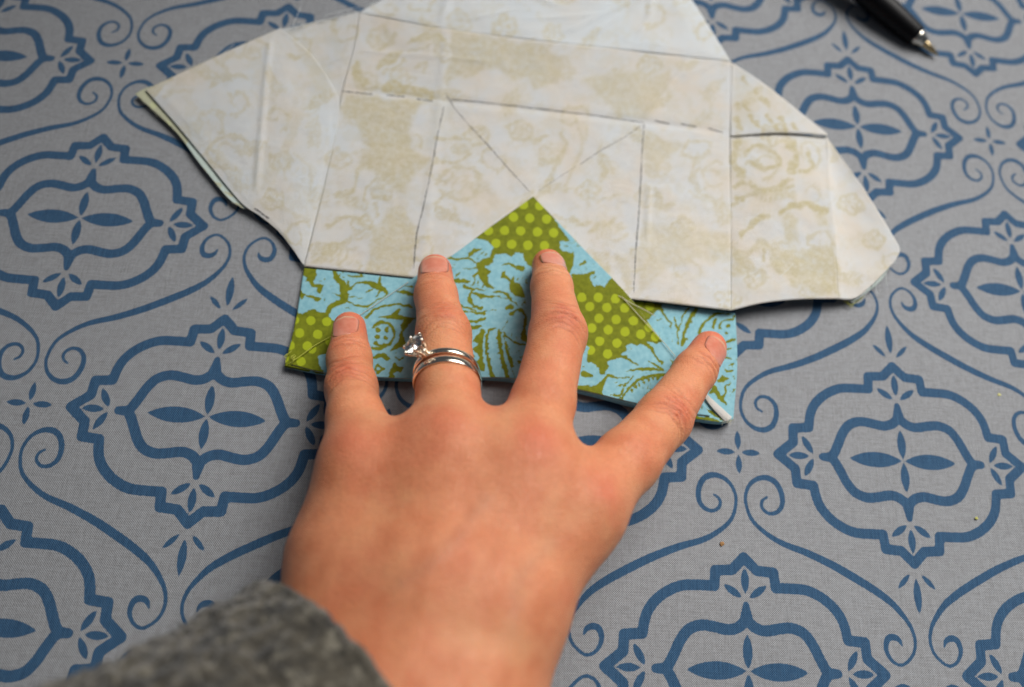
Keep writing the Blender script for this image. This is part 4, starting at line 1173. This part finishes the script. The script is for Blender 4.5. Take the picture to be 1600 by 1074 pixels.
def build_stone():
    ang = math.radians(40)
    dirn = -rs * math.sin(ang) + ru * math.cos(ang)
    if dirn[0] > 0: dirn = rs * math.sin(ang) + ru * math.cos(ang)
    base = pe + dirn * (r_f + .6)
    e1 = ra; e2 = np.cross(dirn, e1)
    R_ = 3.1; hgt = 4.6
    ctr = base + dirn * hgt
    def ringpts(rad, h, n, off=0.0): return [ctr + dirn * h + rad * (e1 * math.cos(2 * math.pi * (k + off) / n) + e2 * math.sin(2 * math.pi * (k + off) / n)) for k in range(n)]
    g = ringpts(R_, 0, 16); g2 = ringpts(R_, .14, 16); cr = ringpts(R_ * .78, .68, 8, .5); tb = ringpts(R_ * .56, 1.02, 8); pv = ringpts(R_ * .45, -1.45, 8, 0.0)
    V = g + g2 + cr + tb + pv + [ctr - dirn * 2.65]
    G, G2, CR, TB, PV, CU = 0, 16, 32, 40, 48, 56
    F = []
    for k in range(16): F.append([G + k, G + (k + 1) % 16, G2 + (k + 1) % 16, G2 + k])
    for k in range(8):
        m = (2 * k + 1) % 16
        F += [[G2 + 2 * k, G2 + m, CR + k], [G2 + m, G2 + (2 * k + 2) % 16, CR + k], [G2 + 2 * k, CR + k, TB + k], [CR + k, TB + (k + 1) % 8, TB + k], [G2 + (2 * k + 2) % 16, TB + (k + 1) % 8, CR + k]]
        F += [[G + m, G + 2 * k, PV + k], [G + (2 * k + 2) % 16, G + m, PV + (k + 1) % 8], [G + m, PV + k, PV + (k + 1) % 8], [PV + k, CU, PV + (k + 1) % 8]]
    F.append([TB + k for k in range(8)])
    nt = NT('diamond'); nt.set(Base_Color=(1, 1, 1), Roughness=0.0, IOR=2.42); nt.b.inputs['Transmission Weight'].default_value = 1.0
    me = mesh_obj('diamond', np.array(V), F, nt.m, ER, smooth=False)
    bm = bmesh.new(); bm.from_mesh(me.data); bmesh.ops.recalc_face_normals(bm, faces=bm.faces); bm.to_mesh(me.data); bm.free()
    for k in range(6):
        a = 2 * math.pi * (k + .3) / 6
        rd = e1 * math.cos(a) + e2 * math.sin(a)
        P = catmull([base - dirn * .3 + rd * .75, base + dirn * 1.7 + rd * 1.5, base + dirn * 3.6 + rd * 2.75, ctr + dirn * .25 + rd * (R_ + .12), ctr + dirn * .72 + rd * (R_ - .35)], 14)
        V2, F2 = tube(P, np.linspace(.46, .36, 14), 8)
        mesh_obj('prong', V2, F2, M_GOLD, ER)
    V3 = []; 
    lp = [base + dirn * 2.0 + 1.75 * (e1 * math.cos(w) + e2 * math.sin(w)) for w in np.linspace(0, 2 * math.pi, 25)]
    V2, F2 = tube(lp, .32, 8); mesh_obj('setting', V2, F2, M_GOLD, ER)
build_stone()

# ------------------------------------------------------------------ pen
def build_pen():
    tip = at(1465, 86, 1.2); back = at(1330, -32, 6.9)
    d = back - tip; d /= np.linalg.norm(d)
    PEN = empty('ballpoint_pen', at(1400, 30, 0), 'black ballpoint pen with a metal cone tip lying beyond the fabric', 'pen')
    def lathe(prof, name, mat, n=40):
        a = np.cross([0, 0, 1.0], d); a /= np.linalg.norm(a); b = np.cross(d, a)
        V = []; F = []
        for x, r in prof:
            for k in range(n):
                w = 2 * math.pi * k / n; V.append(tip + d * x + r * (a * math.cos(w) + b * math.sin(w)))
        for i in range(len(prof) - 1):
            for k in range(n): F.append([i * n + k, (i + 1) * n + k, (i + 1) * n + (k + 1) % n, i * n + (k + 1) % n])
        F.append(list(range(n))); F.append([(len(prof) - 1) * n + k for k in range(n)][::-1])
        o = mesh_obj(name, np.array(V), F, mat, PEN)
        bm = bmesh.new(); bm.from_mesh(o.data); bmesh.ops.recalc_face_normals(bm, faces=bm.faces); bm.to_mesh(o.data); bm.free()
        return o
    nt = NT('black_rubber'); n = nt.noise(1500, 2); M_B = nt.set(Specular_IOR_Level=.2, Base_Color=(.003, .003, .004), Roughness=.45, Normal=nt.bump(n, .00005, .4))
    M_C = mat_metal('pen_chrome', (.72, .68, .60), .18); M_T = mat_metal('brass_tip', (.72, .55, .30), .22)
    lathe([(0, .35), (.3, .5), (1.6, .62), (2.0, .95), (6.6, 1.5), (6.9, 1.5)], 'pen_tip', M_T)
    lathe([(6.6, 1.8), (6.9, 2.2), (8.6, 2.45), (8.8, 2.9), (10.6, 3.1), (10.9, 3.0)], 'collar', M_C)
    lathe([(10.7, 3.2), (10.9, 3.75), (12.0, 4.0), (25, 4.7), (60, 5.0), (110, 5.0), (111, 4.6)], 'barrel', M_B)
build_pen()

# ------------------------------------------------------------------ crumbs and lint on the cloth
def crumb(px_, py_, r, col, label, seed):
    nt = NT('crumb'); nt.set(Base_Color=col, Roughness=.8)
    bm = bmesh.new(); bmesh.ops.create_icosphere(bm, subdivisions=2, radius=r * MM)
    g = np.random.default_rng(seed)
    for v in bm.verts: v.co *= float(1 + g.normal(0, .16)); v.co.z *= .6
    me = bpy.data.meshes.new('crumb'); bm.to_mesh(me); bm.free(); me.materials.append(nt.m)
    o = bpy.data.objects.new('crumb', me); COL.objects.link(o)
    o.location = Vector(at(px_, py_, r * .45 - .1)) * MM
    tag(o, label, 'crumb'); return o
crumb(1128, 850, .65, (.30, .16, .06), 'tiny brown crumb on the cloth right of the hand, above a medallion', 1)
crumb(1561, 617, .55, (.60, .58, .25), 'tiny pale yellow lint speck near the right edge of the picture', 2)
crumb(1526, 810, .45, (.50, .50, .14), 'tiny green lint speck inside the right-hand medallion', 3)
